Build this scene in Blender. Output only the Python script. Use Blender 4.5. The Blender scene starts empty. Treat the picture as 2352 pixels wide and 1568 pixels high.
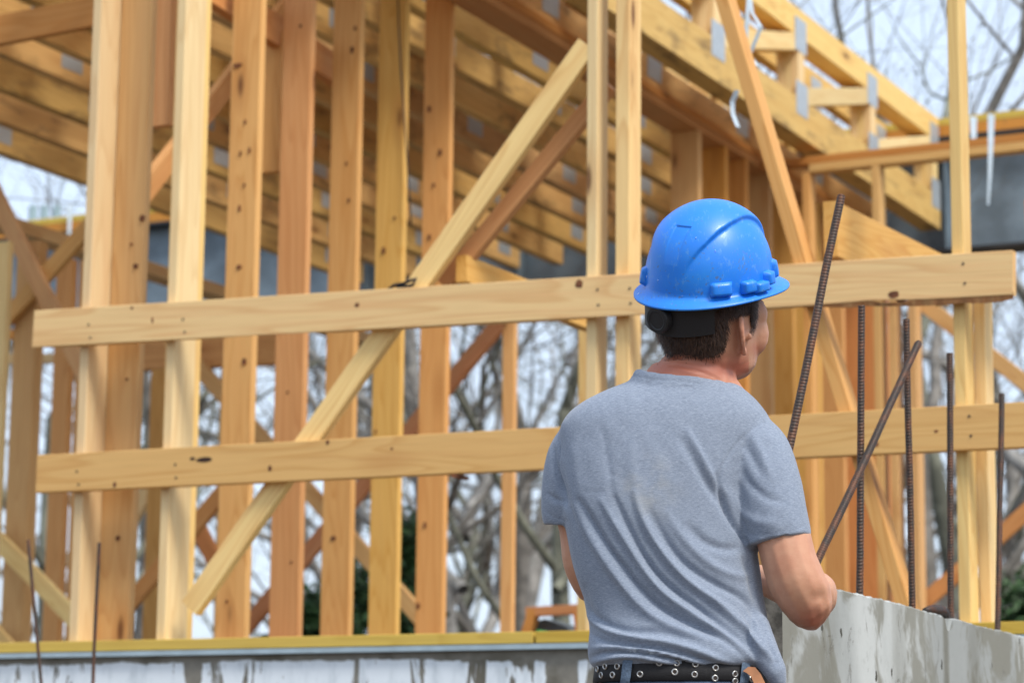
import bpy, bmesh, math, random
import numpy as np
from mathutils import Vector, Matrix, noise as mnoise
S = bpy.context.scene
rad = math.radians
# ---------------------------------------------------------------- camera
FPX, CX, CY = 5820.0, 1176.0, 784.0          # focal length and centre in picture units (2352 x 1568)
PITCH, ROLL, CAMZ = rad(10.0), rad(0.56), 0.73
F = Vector((0, math.cos(PITCH), math.sin(PITCH)))
R0 = Vector((1, 0, 0)); U0 = Vector((0, -math.sin(PITCH), math.cos(PITCH)))
RT = R0*math.cos(ROLL) + U0*math.sin(ROLL)
UP = -R0*math.sin(ROLL) + U0*math.cos(ROLL)
CAM = Vector((0, 0, CAMZ))
cam = bpy.data.cameras.new('camera'); co = bpy.data.objects.new('camera', cam)
S.collection.objects.link(co); S.camera = co
co.matrix_world = Matrix(((RT.x, UP.x, -F.x, CAM.x), (RT.y, UP.y, -F.y, CAM.y), (RT.z, UP.z, -F.z, CAM.z), (0, 0, 0, 1)))
cam.sensor_width = 36; cam.lens = 36*FPX/2352.0; cam.clip_start = .05; cam.clip_end = 2000
cam.dof.use_dof = True; cam.dof.focus_distance = 4.75; cam.dof.aperture_fstop = 5.6
# ---------------------------------------------------------------- world, sun, exposure
w = bpy.data.worlds.new('World'); S.world = w; w.use_nodes = True
nt = w.node_tree; bg = nt.nodes['Background']
sky = nt.nodes.new('ShaderNodeTexSky'); sky.sky_type = 'NISHITA'; sky.sun_disc = False
SUN_EL, SUN_AZ = rad(50), rad(142)           # compass: 0 = +Y, clockwise
sky.sun_elevation = SUN_EL; sky.sun_rotation = SUN_AZ
sky.air_density = 1.0; sky.dust_density = 4.0; sky.ozone_density = 1.5
mx = nt.nodes.new('ShaderNodeMix'); mx.data_type = 'RGBA'; mx.inputs[0].default_value = .62
nt.links.new(sky.outputs[0], mx.inputs[6]); mx.inputs[7].default_value = (6.2, 7.2, 8.6, 1)   # overcast veil
nt.links.new(mx.outputs[2], bg.inputs['Color']); bg.inputs['Strength'].default_value = .105
sl = bpy.data.lights.new('sun', 'SUN'); sl.energy = 1.9; sl.angle = rad(16); sl.color = (1, .95, .87)
so = bpy.data.objects.new('sun', sl); S.collection.objects.link(so)
sd = Vector((math.sin(SUN_AZ)*math.cos(SUN_EL), math.cos(SUN_AZ)*math.cos(SUN_EL), math.sin(SUN_EL)))
so.rotation_euler = sd.to_track_quat('Z', 'Y').to_euler()
S.view_settings.view_transform = 'Standard'; S.view_settings.look = 'None'
S.view_settings.exposure = 0.80; S.view_settings.gamma = 1
S.cycles.max_bounces = 8; S.cycles.diffuse_bounces = 5
# ---------------------------------------------------------------- frames of reference
A = rad(26.7)
BU = Vector((math.sin(A), math.cos(A), 0)); BV = Vector((-math.cos(A), math.sin(A), 0)); BZ = Vector((0, 0, 1))
def W(u, v, z): return BU*u + BV*v + BZ*z
def uv(p): return p.dot(BU), p.dot(BV)
def ray(px, py): return F + RT*((px-CX)/FPX) + UP*((CY-py)/FPX)
def hit(px, py, n, c):
    d = ray(px, py); return CAM + d*((c - CAM.dot(n))/d.dot(n))
def hitu(px, py, u): return hit(px, py, BU, u)
def hitv(px, py, v): return hit(px, py, BV, v)
def at(px, py, Y): return hit(px, py, Vector((0, 1, 0)), Y)
# ---------------------------------------------------------------- bookkeeping
C = S.collection
def link(o, parent=None):
    C.objects.link(o)
    if parent is not None:
        o.parent = parent
        o.matrix_parent_inverse = parent_world(parent).inverted()
    return o
def parent_world(p):
    m = p.matrix_basis.copy()
    if p.parent is not None: m = parent_world(p.parent) @ p.matrix_parent_inverse @ m
    return m
def tag(o, label=None, cat=None, group=None, kind=None):
    if label: o['label'] = label
    if cat: o['category'] = cat
    if group: o['group'] = group
    if kind: o['kind'] = kind
    return o
def empty(name, loc, label, cat, group=None):
    o = bpy.data.objects.new(name, None); o.empty_display_size = .1
    o.location = loc; link(o); return tag(o, label, cat, group)
def mesh_obj(name, verts, faces, mat, parent=None, matrix=None, smooth=False):
    me = bpy.data.meshes.new(name); me.from_pydata([tuple(v) for v in verts], [], faces); me.update()
    if mat: me.materials.append(mat)
    if smooth: me.polygons.foreach_set('use_smooth', [True]*len(me.polygons))
    o = bpy.data.objects.new(name, me)
    if matrix is not None: o.matrix_basis = matrix
    return link(o, parent)
rng = random.Random(7)
# ---------------------------------------------------------------- materials
def mat(name, rough=.7, spec=.3):
    m = bpy.data.materials.new(name); m.use_nodes = True
    b = m.node_tree.nodes['Principled BSDF']; b.inputs['Roughness'].default_value = rough
    b.inputs['Specular IOR Level'].default_value = spec
    return m, m.node_tree, b
class NB:
    def __init__(s, t): s.t = t
    def n(s, typ, **kw):
        x = s.t.nodes.new(typ)
        for k, v in kw.items(): setattr(x, k, v)
        return x
    def l(s, a, b): s.t.links.new(a, b)
    def noise(s, vec, scale, detail=3, rough=.5, dist=0):
        x = s.n('ShaderNodeTexNoise'); x.inputs['Scale'].default_value = scale; x.inputs['Detail'].default_value = detail
        x.inputs['Roughness'].default_value = rough; x.inputs['Distortion'].default_value = dist
        if vec is not None: s.l(vec, x.inputs['Vector'])
        return x.outputs['Fac']
    def mapv(s, vec, scale=(1, 1, 1), rot=(0, 0, 0), loc=(0, 0, 0)):
        x = s.n('ShaderNodeMapping'); x.inputs['Scale'].default_value = scale; x.inputs['Rotation'].default_value = rot
        x.inputs['Location'].default_value = loc; s.l(vec, x.inputs['Vector']); return x.outputs[0]
    def math(s, op, a, b=None, c=None, clamp=False):
        x = s.n('ShaderNodeMath', operation=op); x.use_clamp = clamp
        for i, q in enumerate((a, b, c)):
            if q is None: continue
            if isinstance(q, (int, float)): x.inputs[i].default_value = q
            else: s.l(q, x.inputs[i])
        return x.outputs[0]
    def ramp(s, fac, stops):
        x = s.n('ShaderNodeValToRGB'); e = x.color_ramp.elements
        while len(e) < len(stops): e.new(.5)
        for i, (p, c) in enumerate(stops):
            e[i].position = p; e[i].color = (c if isinstance(c, tuple) else (c, c, c)) + (1,)
        s.l(fac, x.inputs[0]); return x.outputs[0]
    def step(s, fac, a, b):
        x = s.n('ShaderNodeMapRange'); x.interpolation_type = 'SMOOTHSTEP'
        x.inputs[1].default_value = a; x.inputs[2].default_value = b; s.l(fac, x.inputs[0]); return x.outputs[0]
    def mix(s, f, a, b, mode='MIX'):
        x = s.n('ShaderNodeMix', data_type='RGBA', blend_type=mode)
        for i, q in ((0, f), (6, a), (7, b)):
            if isinstance(q, (int, float)): x.inputs[i].default_value = q
            elif isinstance(q, tuple): x.inputs[i].default_value = q + (1,)
            else: s.l(q, x.inputs[i])
        return x.outputs[2]
    def bump(s, h, strength, dist, bsdf):
        x = s.n('ShaderNodeBump'); x.inputs['Strength'].default_value = strength; x.inputs['Distance'].default_value = dist
        s.l(h, x.inputs['Height']); s.l(x.outputs[0], bsdf.inputs['Normal'])
def obj_coord(nb, rnd=True):
    tc = nb.n('ShaderNodeTexCoord')
    if not rnd: return tc.outputs['Object']
    oi = nb.n('ShaderNodeObjectInfo'); mu = nb.n('ShaderNodeVectorMath', operation='SCALE')
    cv = nb.n('ShaderNodeCombineXYZ')
    nb.l(oi.outputs['Random'], cv.inputs[0]); r2 = nb.math('FRACT', nb.math('MULTIPLY', oi.outputs['Random'], 17.3)); nb.l(r2, cv.inputs[1])
    nb.l(nb.math('FRACT', nb.math('MULTIPLY', oi.outputs['Random'], 53.1)), cv.inputs[2])
    nb.l(cv.outputs[0], mu.inputs[0]); mu.inputs['Scale'].default_value = 40
    ad = nb.n('ShaderNodeVectorMath', operation='ADD'); nb.l(tc.outputs['Object'], ad.inputs[0]); nb.l(mu.outputs[0], ad.inputs[1])
    return ad.outputs[0]
def wood(name, light, dark, tint, stain=0.0, knots=1.0, contrast=.55):
    """sawn softwood: grain runs along local Z; every object shifts the pattern by its own random number"""
    m, t, b = mat(name, .68, .25); nb = NB(t)
    v = obj_coord(nb); oi = nb.n('ShaderNodeObjectInfo')
    g = nb.mapv(v, (1, 1, .075))
    field = nb.noise(g, 7.5, 2, .4, .25)
    rings = nb.math('FRACT', nb.math('MULTIPLY', field, 15))
    rings = nb.ramp(rings, [(0, 0.), (.55, .22), (.88, 1.), (1, .05)])
    fib = nb.noise(nb.mapv(v, (260, 260, 5)), 1, 2, .6)
    streak = nb.noise(nb.mapv(v, (38, 38, .9)), 1, 3, .6)
    col = nb.mix(nb.math('MULTIPLY', rings, contrast), light, dark)
    col = nb.mix(nb.step(streak, .45, .8), col, tint)
    rc = nb.n('ShaderNodeCombineXYZ')
    hsv = nb.n('ShaderNodeHueSaturation')
    nb.l(nb.math('MULTIPLY_ADD', oi.outputs['Random'], .014, .4885), hsv.inputs['Hue'])
    nb.l(nb.math('MULTIPLY_ADD', nb.math('FRACT', nb.math('MULTIPLY', oi.outputs['Random'], 7.7)), .27, .87), hsv.inputs['Value'])
    nb.l(nb.math('MULTIPLY_ADD', nb.math('FRACT', nb.math('MULTIPLY', oi.outputs['Random'], 3.9)), .16, .96), hsv.inputs['Saturation'])
    nb.l(col, hsv.inputs['Color']); col = hsv.outputs[0]
    col = nb.mix(nb.math('MULTIPLY', nb.math('SUBTRACT', fib, .45), .5, clamp=True), col, (.22, .1, .03))
    vo = nb.n('ShaderNodeTexVoronoi'); vo.inputs['Scale'].default_value = 1; nb.l(nb.mapv(v, (7, 7, 2.1)), vo.inputs['Vector'])
    sp = nb.n('ShaderNodeSeparateColor'); nb.l(vo.outputs['Color'], sp.inputs[0])
    gate = nb.math('GREATER_THAN', sp.outputs[0], 1-.45*knots)
    kn = nb.math('MULTIPLY', nb.math('SUBTRACT', 1, nb.step(vo.outputs['Distance'], .05, .16)), gate)
    halo = nb.math('MULTIPLY', nb.math('SUBTRACT', 1, nb.step(vo.outputs['Distance'], .1, .42)), gate)
    col = nb.mix(nb.math('MULTIPLY', halo, .4), col, (dark[0]*.8, dark[1]*.62, dark[2]*.5))
    col = nb.mix(nb.math('MULTIPLY', kn, .85), col, (.11, .035, .012))
    # mill stains, dirt and bluestain
    st = nb.noise(nb.mapv(v, (9, 9, 2.6)), 1, 5, .65, .4)
    if stain > 0:
        col = nb.mix(nb.math('MULTIPLY', nb.step(st, .50, .70), stain), col, (.13, .075, .035))
        s2 = nb.noise(nb.mapv(v, (22, 22, 9)), 1, 3, .6)
        col = nb.mix(nb.math('MULTIPLY', nb.step(s2, .68, .76), stain), col, (.035, .025, .02))
    else:
        col = nb.mix(nb.math('MULTIPLY', nb.step(st, .62, .8), .35), col, dark)
    nb.l(col, b.inputs['Base Color'])
    h = nb.math('ADD', nb.math('MULTIPLY', fib, .6), nb.math('MULTIPLY', rings, .25))
    nb.bump(h, .35, .0012, b)
    return m
M = {}
M['pine'] = wood('pine_lumber', (.75, .555, .25), (.60, .35, .125), (.70, .46, .20), contrast=.55)
M['fir'] = wood('fir_lumber', (.62, .345, .125), (.47, .215, .06), (.58, .30, .10), contrast=.5)
M['honey'] = wood('honey_lumber', (.66, .405, .155), (.50, .245, .07), (.63, .37, .14), contrast=.5)
M['stained'] = wood('stained_lumber', (.72, .49, .195), (.52, .30, .10), (.64, .40, .15), stain=.65, contrast=.5)
M['orange'] = wood('orange_lumber', (.58, .27, .09), (.43, .16, .04), (.55, .28, .10), contrast=.5)
M['white_pine'] = wood('pale_lumber', (.78, .61, .31), (.64, .43, .18), (.74, .54, .27), knots=.7, contrast=.5)
M['treated'] = wood('treated_lumber', (.60, .44, .09), (.45, .30, .045), (.55, .40, .09), contrast=.45)
def simple(name, col, rough, metal=0, var=.15, scale=8, bump=0):
    m, t, b = mat(name, rough, .4); nb = NB(t); v = obj_coord(nb)
    f = nb.noise(v, scale, 5, .6)
    nb.l(nb.mix(nb.step(f, .35, .7), tuple(c*(1-var) for c in col), tuple(min(1, c*(1+var)) for c in col)), b.inputs['Base Color'])
    b.inputs['Metallic'].default_value = metal
    if bump: nb.bump(f, bump, .004, b)
    return m
# galvanised nail plates: rows of teeth slots
m, t, b = mat('galvanised_plate', .45, .5); nb = NB(t); v = obj_coord(nb, False)
wv = nb.n('ShaderNodeTexWave', bands_direction='Y'); wv.inputs['Scale'].default_value = 40; nb.l(v, wv.inputs['Vector'])
f = nb.noise(v, 14, 3)
nb.l(nb.mix(nb.math('MULTIPLY', nb.step(wv.outputs['Fac'], .6, .95), .5), nb.mix(f, (.40, .45, .48), (.58, .63, .66)), (.16, .18, .2)), b.inputs['Base Color'])
b.inputs['Metallic'].default_value = .35; M['plate'] = m
M['steel'] = simple('primed_steel', (.155, .205, .245), .5, 0, .3, 3)
M['steel_dark'] = simple('dark_steel', (.035, .035, .038), .55, 0, .3, 5)
M['white_plastic'] = simple('white_plastic', (.50, .60, .68), .35, 0, .06, 20)
M['black_rubber'] = simple('black_rubber', (.012, .012, .014), .5, 0, .3, 30)
# rusty rebar: local Z along bar
m, t, b = mat('rusty_rebar', .55, .5); nb = NB(t); v = obj_coord(nb)
f = nb.noise(nb.mapv(v, (60, 60, 22)), 1, 5, .65); f2 = nb.noise(nb.mapv(v, (160, 160, 160)), 1, 3)
col = nb.mix(nb.step(f, .42, .66), (.028, .023, .021), (.17, .052, .015))
col = nb.mix(nb.step(f2, .6, .8), col, (.30, .095, .02))
lga = nb.n('ShaderNodeAttribute'); lga.attribute_name = 'lug'
lv = nb.step(lga.outputs['Fac'], .15, .7)
col = nb.mix(nb.math('MULTIPLY', nb.math('SUBTRACT', 1, lv), .6), col, (.022, .014, .010)); nb.l(nb.mix(nb.math('MULTIPLY', lv, .30), col, (.19, .13, .09)), b.inputs['Base Color'])
b.inputs['Metallic'].default_value = .3; nb.bump(f2, .4, .002, b); M['rebar'] = m
# board-formed concrete, pale, pitted and streaked
m, t, b = mat('cast_concrete', .85, .2); nb = NB(t); v = obj_coord(nb, False)
big = nb.noise(nb.mapv(v, (1.4, 1.4, .8)), 1.6, 4, .55); fine = nb.noise(v, 34, 6, .7)
streak = nb.noise(nb.mapv(v, (9, 9, .8)), 1, 4, .6)
blot = nb.noise(nb.mapv(v, (4.5, 4.5, 3.6)), 1, 5, .62, .5)
col = nb.mix(nb.step(big, .38, .62), (.29, .305, .295), (.47, .49, .475))
col = nb.mix(nb.math('MULTIPLY', nb.step(blot, .49, .58), .8), col, (.185, .18, .145))
col = nb.mix(nb.math('MULTIPLY', nb.step(streak, .54, .74), .2), col, (.20, .20, .18))
col = nb.mix(nb.math('MULTIPLY', nb.step(fine, .52, .8), .45), col, (.22, .225, .21))
vo = nb.n('ShaderNodeTexVoronoi'); vo.inputs['Scale'].default_value = 1; nb.l(nb.mapv(v, (17, 17, 9)), vo.inputs['Vector'])
sp = nb.n('ShaderNodeSeparateColor'); nb.l(vo.outputs['Color'], sp.inputs[0])
wob = nb.noise(v, 90, 3)
pit = nb.math('MULTIPLY', nb.math('SUBTRACT', 1, nb.step(nb.math('ADD', vo.outputs['Distance'], nb.math('MULTIPLY', nb.math('SUBTRACT', wob, .5), .25)), .07, .13)), nb.math('GREATER_THAN', sp.outputs[0], .35))
ch = nb.noise(nb.mapv(v, (15, 15, 6)), 1, 6, .8, .6)
chip = nb.step(ch, .60, .64)
col = nb.mix(nb.math('MULTIPLY', chip, .7), col, (.21, .205, .18))
col = nb.mix(pit, col, (.06, .058, .045))
# run-down stains below the notch and the form joints
for px_, wd_, am_ in ((2172, .022, .75), (2236, .05, .45), (2066, .05, .35), (1905, .05, .25)):
    pq = hitv(px_, 1440, 1.79); dp = nb.n('ShaderNodeVectorMath', operation='DOT_PRODUCT'); nb.l(v, dp.inputs[0]); dp.inputs[1].default_value = tuple(BU)
    e_ = nb.math('ADD', nb.math('ABSOLUTE', nb.math('SUBTRACT', dp.outputs['Value'], pq.dot(BU))), nb.math('MULTIPLY', nb.math('SUBTRACT', fine, .5), wd_*1.2))
    col = nb.mix(nb.math('MULTIPLY', nb.math('SUBTRACT', 1, nb.step(e_, wd_*.3, wd_*1.6)), am_), col, (.13, .125, .095))
nb.l(col, b.inputs['Base Color'])
nb.bump(nb.math('SUBTRACT', nb.math('MULTIPLY', fine, .3), nb.math('ADD', nb.math('MULTIPLY', pit, 1), nb.math('MULTIPLY', chip, .5))), .7, .004, b)
M['concrete'] = m
M['end_shade_and_floor'] = simple('concrete_end_shade_floor', (.13, .125, .11), .95, 0, .5, 30, .6)  # dark tone paints shade on the wall's near end; the floor reuses it
# building foundation: grey parged wall with peeling white paint; local X along wall, local Z up
m, t, b = mat('peeling_paint_foundation', .8, .3); nb = NB(t); v = obj_coord(nb, False)
fine = nb.noise(v, 26, 5, .65)
base = nb.mix(fine, (.13, .12, .10), (.30, .285, .24))
wet = nb.noise(nb.mapv(v, (2, 2, 3)), 1.3, 4, .6)
base = nb.mix(nb.math('MULTIPLY', nb.step(wet, .5, .6), .55), base, (.075, .066, .042))
sx = nb.n('ShaderNodeSeparateXYZ'); nb.l(v, sx.inputs[0])
drip = nb.noise(nb.mapv(v, (13, 13, 2.6)), 1, 4, .6, .3); fld = nb.noise(nb.mapv(v, (2.4, 1, 1.2)), 1, 3, .5)
up = nb.math('MULTIPLY', nb.step(sx.outputs['Z'], -.042, -.002), .40)
rt = nb.math('MULTIPLY', nb.step(sx.outputs['X'], -.38, -.12), .20)
msk = nb.math('SUBTRACT', nb.math('ADD', nb.math('MULTIPLY', drip, .55), nb.math('MULTIPLY', fld, .45)), nb.math('ADD', up, rt))
pm = nb.step(msk, .305, .325)
drp = nb.noise(nb.mapv(v, (4.4, 1, .8)), 1.7, 5, .7, .9)
pm = nb.math('MULTIPLY', pm, nb.math('SUBTRACT', 1, nb.step(nb.math('ADD', drp, nb.math('MULTIPLY', nb.math('SUBTRACT', drip, .5), .10)), 0.56, .575)))
pc = nb.mix(nb.step(nb.noise(nb.mapv(v, (14, 14, 5)), 1, 4, .6), .45, .75), (.74, .80, .84), (.52, .58, .62))
nb.l(nb.mix(pm, base, pc), b.inputs['Base Color']); nb.bump(nb.math('ADD', pm, nb.math('MULTIPLY', fine, .4)), .5, .004, b)
M['foundation'] = m
# ground
m, t, b = mat('site_soil', .95, .1); nb = NB(t); v = obj_coord(nb, False)
f = nb.noise(v, .7, 8, .65); f2 = nb.noise(v, 9, 5, .7)
nb.l(nb.mix(f2, nb.mix(nb.step(f, .4, .6), (.12, .08, .05), (.20, .15, .10)), (.09, .065, .045)), b.inputs['Base Color']); nb.bump(f2, .8, .03, b)
M['soil'] = m
M['bark'] = simple('bark', (.18, .168, .15), .9, 0, .4, 6, .5)
M['bark_moss'] = simple('mossy_bark', (.17, .175, .135), .9, 0, .45, 4, .5)
M['bark_pale'] = simple('grey_bark', (.28, .27, .25), .9, 0, .35, 5, .5)
M['needle'] = simple('evergreen_leaf', (.05, .115, .035), .6, 0, .5, 3)
M['bud'] = simple('spring_buds', (.16, .13, .045), .7, 0, .4, 3)
# ---------------------------------------------------------------- timber
def timber(name, p0, p1, wdir, w, t, m, parent=None, bow=.003, anchor=(0, 0), wane=0, seg=None):
    """sawn board from p0 to p1; w = size along wdir, t = size across; anchor shifts the section (-1..1) off the line"""
    p0 = Vector(p0); p1 = Vector(p1); Z = (p1-p0); L = Z.length; Z.normalize()
    X = (wdir - Z*wdir.dot(Z)).normalized(); Y = Z.cross(X)
    n = seg or max(2, int(L/.25)); c = .0022
    hw, ht = w/2, t/2
    prof = [(-hw+c, -ht), (hw-c, -ht), (hw, -ht+c), (hw, ht-c), (hw-c, ht), (-hw+c, ht), (-hw, ht-c), (-hw, -ht+c)]
    bx = rng.uniform(-bow, bow); by = rng.uniform(-bow, bow); s = rng.uniform(0, 99)
    vs = []; fs = []
    for i in range(n+1):
        q = i/n; k = math.sin(math.pi*q)
        for j, (x, y) in enumerate(prof):
            dx = dy = 0
            if wane and x < 0:
                dx = wane*max(0, mnoise.noise(Vector((q*L*2.1+s, 3.3, .4 if y < 0 else 1.4)))*1.8-.15)
            vs.append((x+dx+bx*k+anchor[0]*hw, y+dy+by*k+anchor[1]*ht, q*L))
    for i in range(n):
        for j in range(8):
            a = i*8+j; b_ = i*8+(j+1) % 8; fs.append((a, b_, b_+8, a+8))
    fs.append(tuple(reversed(range(8)))); fs.append(tuple(range(n*8, n*8+8)))
    mw = Matrix(((X.x, Y.x, Z.x, p0.x), (X.y, Y.y, Z.y, p0.y), (X.z, Y.z, Z.z, p0.z), (0, 0, 0, 1)))
    return mesh_obj(name, vs, fs, m, parent, mw)
def post(name, u0, du, v1, dv, z0, z1, m, parent=None, **k):
    """upright with near face at u0, depth du, left edge at v1, width dv"""
    return timber(name, W(u0+du/2, v1-dv/2, z0), W(u0+du/2, v1-dv/2, z1), BU, du, dv, m, parent, **k)
def box(name, u0, u1, v0, v1, z0, z1, m, parent=None):
    p = W(u0, v0, z0); mw = Matrix(((BV.x*-1, BU.x, 0, p.x), (BV.y*-1, BU.y, 0, p.y), (0, 0, 1, p.z), (0, 0, 0, 1)))
    lx = -(v1-v0); ly = u1-u0; lz = z1-z0
    vs = [(x, y, z) for z in (0, lz) for y in (0, ly) for x in (0, lx)]
    fs = [(0, 1, 3, 2), (4, 6, 7, 5), (0, 4, 5, 1), (2, 3, 7, 6), (0, 2, 6, 4), (1, 5, 7, 3)]
    if lx*ly*lz < 0: fs = [tuple(reversed(f)) for f in fs]
    return mesh_obj(name, vs, fs, m, parent, mw)
def tube(path, radii, n=8, cap=True):
    vs = []; fs = []; P = [Vector(p) for p in path]
    ref = Vector((0.3, .9, .1))
    for i, p in enumerate(P):
        d = (P[min(i+1, len(P)-1)]-P[max(i-1, 0)]).normalized()
        x = d.cross(ref)
        if x.length < .05: x = d.cross(Vector((1, 0, 0)))
        x.normalize(); y = d.cross(x)
        for k in range(n):
            a = 2*math.pi*k/n; vs.append(p+(x*math.cos(a)+y*math.sin(a))*radii[i])
    for i in range(len(P)-1):
        for k in range(n):
            a = i*n+k; b_ = i*n+(k+1) % n; fs.append((a, b_, b_+n, a+n))
    if cap: fs.append(tuple(reversed(range(n)))); fs.append(tuple(range((len(P)-1)*n, len(P)*n)))
    return vs, fs
UF = 7.59                                            # front face of the building wall
zs = hitu(670, 1488, UF).z                           # underside of the sill plate
ZS = zs+.038                                         # top of the sill plate
# ground
gv = []; gf = []
mesh_obj('ground', [(-400, -200, 0), (400, -200, 0), (400, 700, 0), (-400, 700, 0)], [(0, 1, 2, 3)], M['soil'])['kind'] = 'structure'
# foundation under the building
vL = hitu(-260, 1480, UF).dot(BV); vR = hitu(2700, 1450, UF).dot(BV)
fo = empty('foundation_wall', W(UF, 3, 0), 'low grey foundation wall with peeling white paint under the wooden building', 'wall')
fw = box('wall', UF-.03, UF+.24, vL, vR, 0, zs-.022, M['foundation'], fo)
# shift material origin: local Z=0 at the top of wall, X=0 at picture x 1176
orig = W(UF-.03, hitu(1176, 1490, UF).dot(BV), zs-.022)
mw = fw.matrix_basis.copy(); d = mw.inverted() @ orig
fw.data.transform(Matrix.Translation(-d)); fw.matrix_basis = mw @ Matrix.Translation(d)
gsk = simple('sill_gasket', (.34, .43, .48), .5, 0, .1, 12)
gk = box('sill_gasket', UF-.055, UF+.2, vL, vR, zs-.020, zs-.003, gsk, fo); tag(gk, 'pale blue grey gasket strip under the yellow sill plate')
vb = hitu(1237, 1465, UF).dot(BV)
def along(name, va, vb_, u0, du, z0, dz, m, **k):
    return timber(name, W(u0+du/2, va, z0+dz/2), W(u0+du/2, vb_, z0+dz/2), BU, du, dz, m, **k)
G_S = 'yellow sill plates on the foundation'
o = along('sill_plate', vL, vb, UF-.045, .14, zs, .038, M['treated'], bow=0); tag(o, 'long yellow treated sill plate under the studs, left of the green joint', 'lumber', G_S)
o = along('sill_plate', vb-.012, vR, UF-.045, .14, zs, .038, M['treated'], bow=0); tag(o, 'yellow treated sill plate right of the green joint, passing behind the man', 'lumber', G_S)
o = box('joint_shim', UF-.02, UF+.05, vb-.001, vb-.011, zs+.001, zs+.046, simple('green_shim', (.03, .22, .05), .5)); tag(o, 'small green shim in the joint between the yellow sill plates', 'shim')
# ------------------------------------------------ front wall uprights
G_P = 'upright studs of the front wall'
def fpost(px, py, dv, du, z1, m, label, u0=UF, z0=None, name='wall_stud', **k):
    v = hitu(px, py, u0).dot(BV)
    o = post(name, u0, du, v, dv, ZS if z0 is None else z0, z1, m, **k); tag(o, label, 'stud', G_P); return v
ZT = 5.4
fpost(185, 784, .038, .140, ZT, M['white_pine'], 'pale yellow stud at the left end of the two horizontal rails')
fpost(381, 784, .038, .140, ZT, M['white_pine'], 'palest pinkish cream stud, second from the left end of the rails')
fpost(1347, 784, .038, .089, ZT, M['white_pine'], 'slim pale stud where the long diagonal brace ends at the top')
fpost(1414, 700, .050, .100, ZT, M['pine'], 'wide tall post just left of the blue hard hat')
fpost(2188, 700, .038, .089, ZT, M['pine'], 'tall lone stud near the right edge with a split dark edge, crossing the steel beam')
fpost(2243, 1060, .038, .089, 2.32, M['white_pine'], 'pale stud close behind the foot of the tall lone stud', u0=UF+.10)
fpost(2356, 620, .05, .09, 2.55, M['orange'], 'orange stub of timber past the right end of the upper rail', u0=UF-.0, z0=2.30)
# rails
def rail(a, b_, u, h, t, m, label, **k):
    A_ = hitu(a[0], a[1], u); B_ = hitu(b_[0], b_[1], u)
    o = timber('horizontal_rail', A_, B_, BZ, h, t, m, anchor=(-1, k.pop('side', 1)), seg=40, **k)
    tag(o, label, 'rail', 'temporary rails across the front wall'); return o
rail((86, 715), (2330, 577), UF-.0205, .140, .038, M['pine'], 'upper pale horizontal plank nailed across the studs behind the hard hat', bow=0, wane=.02, side=0)
rail((93, 1046), (2420, 921), UF-.0205, .140, .038, M['honey'], 'lower horizontal plank crossing behind the shoulders of the man', bow=0, side=0)
# ------------------------------------------------ side wall running away from the camera (wall B)
VB = 5.44
G_B = 'studs of the side wall running away at the left'
ord_ = ['broad tan stud hard against the pale left stud', 'stud hidden behind the palest cream stud, only its edge showing',
        'knotty tan stud with a bright right edge, third from left above the rails', 'orange brown stud between the two tan studs above the upper rail',
        'brown stud with a thin dark crack, next right of the orange brown one', 'stud with a thin black cable hanging down its face',
        'reddish stud with big knots, last of the row before the long brace']
bm_ = ['honey', 'pine', 'honey', 'fir', 'honey', 'honey', 'fir']
BUs = []
for i, px in enumerate((331, 463, 592, 711, 824, 930, 1033)):
    p = hitv(px, 784, VB); u1 = p.dot(BU); BUs.append(u1)
    o = timber('wall_stud', W(u1-.019, VB+.07, ZS), W(u1-.019, VB+.07, ZT+.6), BV, .140, .038, M[bm_[i]], bow=.005)
    tag(o, ord_[i], 'stud', G_B)
o = timber('bottom_plate', W(UF+.14, VB+.07, zs+.019), W(BUs[-1]+2.4, VB+.07, zs+.019), BV, .14, .038, M['orange']); tag(o, 'orange bottom plate under the receding row of studs', 'lumber')
o = box('inner_foundation', UF+.25, BUs[-1]+2.5, VB-.03, VB+.17, 0, zs-.003, M['concrete']); tag(o, 'concrete stem wall under the receding row of studs', 'wall')
UD_ = 10.8*1.27
# braces
def brace(a, b_, plane, c, w, t, m, label, wd=None, name='diagonal_brace'):
    h = hitv if plane == 'v' else hitu
    A_ = h(a[0], a[1], c); B_ = h(b_[0], b_[1], c)
    Z = (B_-A_).normalized(); nrm = BV if plane == 'v' else BU
    wdir = wd if wd is not None else Z.cross(nrm)
    o = timber(name, A_, B_, wdir, w, t, m); tag(o, label, 'brace', 'diagonal braces of the timber frame'); return o
brace((440, 1396), (1352, 106), 'u', UF+.02, .080, .038, M['pine'], 'long pale diagonal brace crossing the whole row of studs behind both rails')
brace((1020, 655), (1400, 196), 'u', UF+.12, .060, .038, M['fir'], 'short dark brown brace just below the long pale diagonal, at its upper end')
brace((545, 1465), (1165, 722), 'u', 12.0, .089, .038, M['orange'], 'rusty orange brace seen through the gap beside the thin lone far stud')
brace((440, 825), (968, 1420), 'u', 12.1, .089, .038, M['honey'], 'brace falling to the right behind the row of studs, low down')
brace((270, 1420), (520, 1120), 'u', 11.4, .089, .038, M['orange'], 'orange brace rising to the right behind the two pale left studs')
brace((250, 1290), (360, 1090), 'u', 12.3, .089, .038, M['pine'], 'pale brace glimpsed between the two pale left studs, under the lower rail')
brace((440, 1180), (560, 1420), 'u', 11.7, .089, .038, M['orange'], 'orange brace falling behind the second pale stud, under the lower rail')
brace((300, 480), (700, -40), 'v', VB+.5, .089, .038, M['fir'], 'dark brace rising behind the two pale left studs near the top')
brace((-25, 420), (205, 880), 'u', 10.52, .089, .038, M['honey'], 'brown brace falling to the right, upper arm of the X at the left edge')
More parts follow.
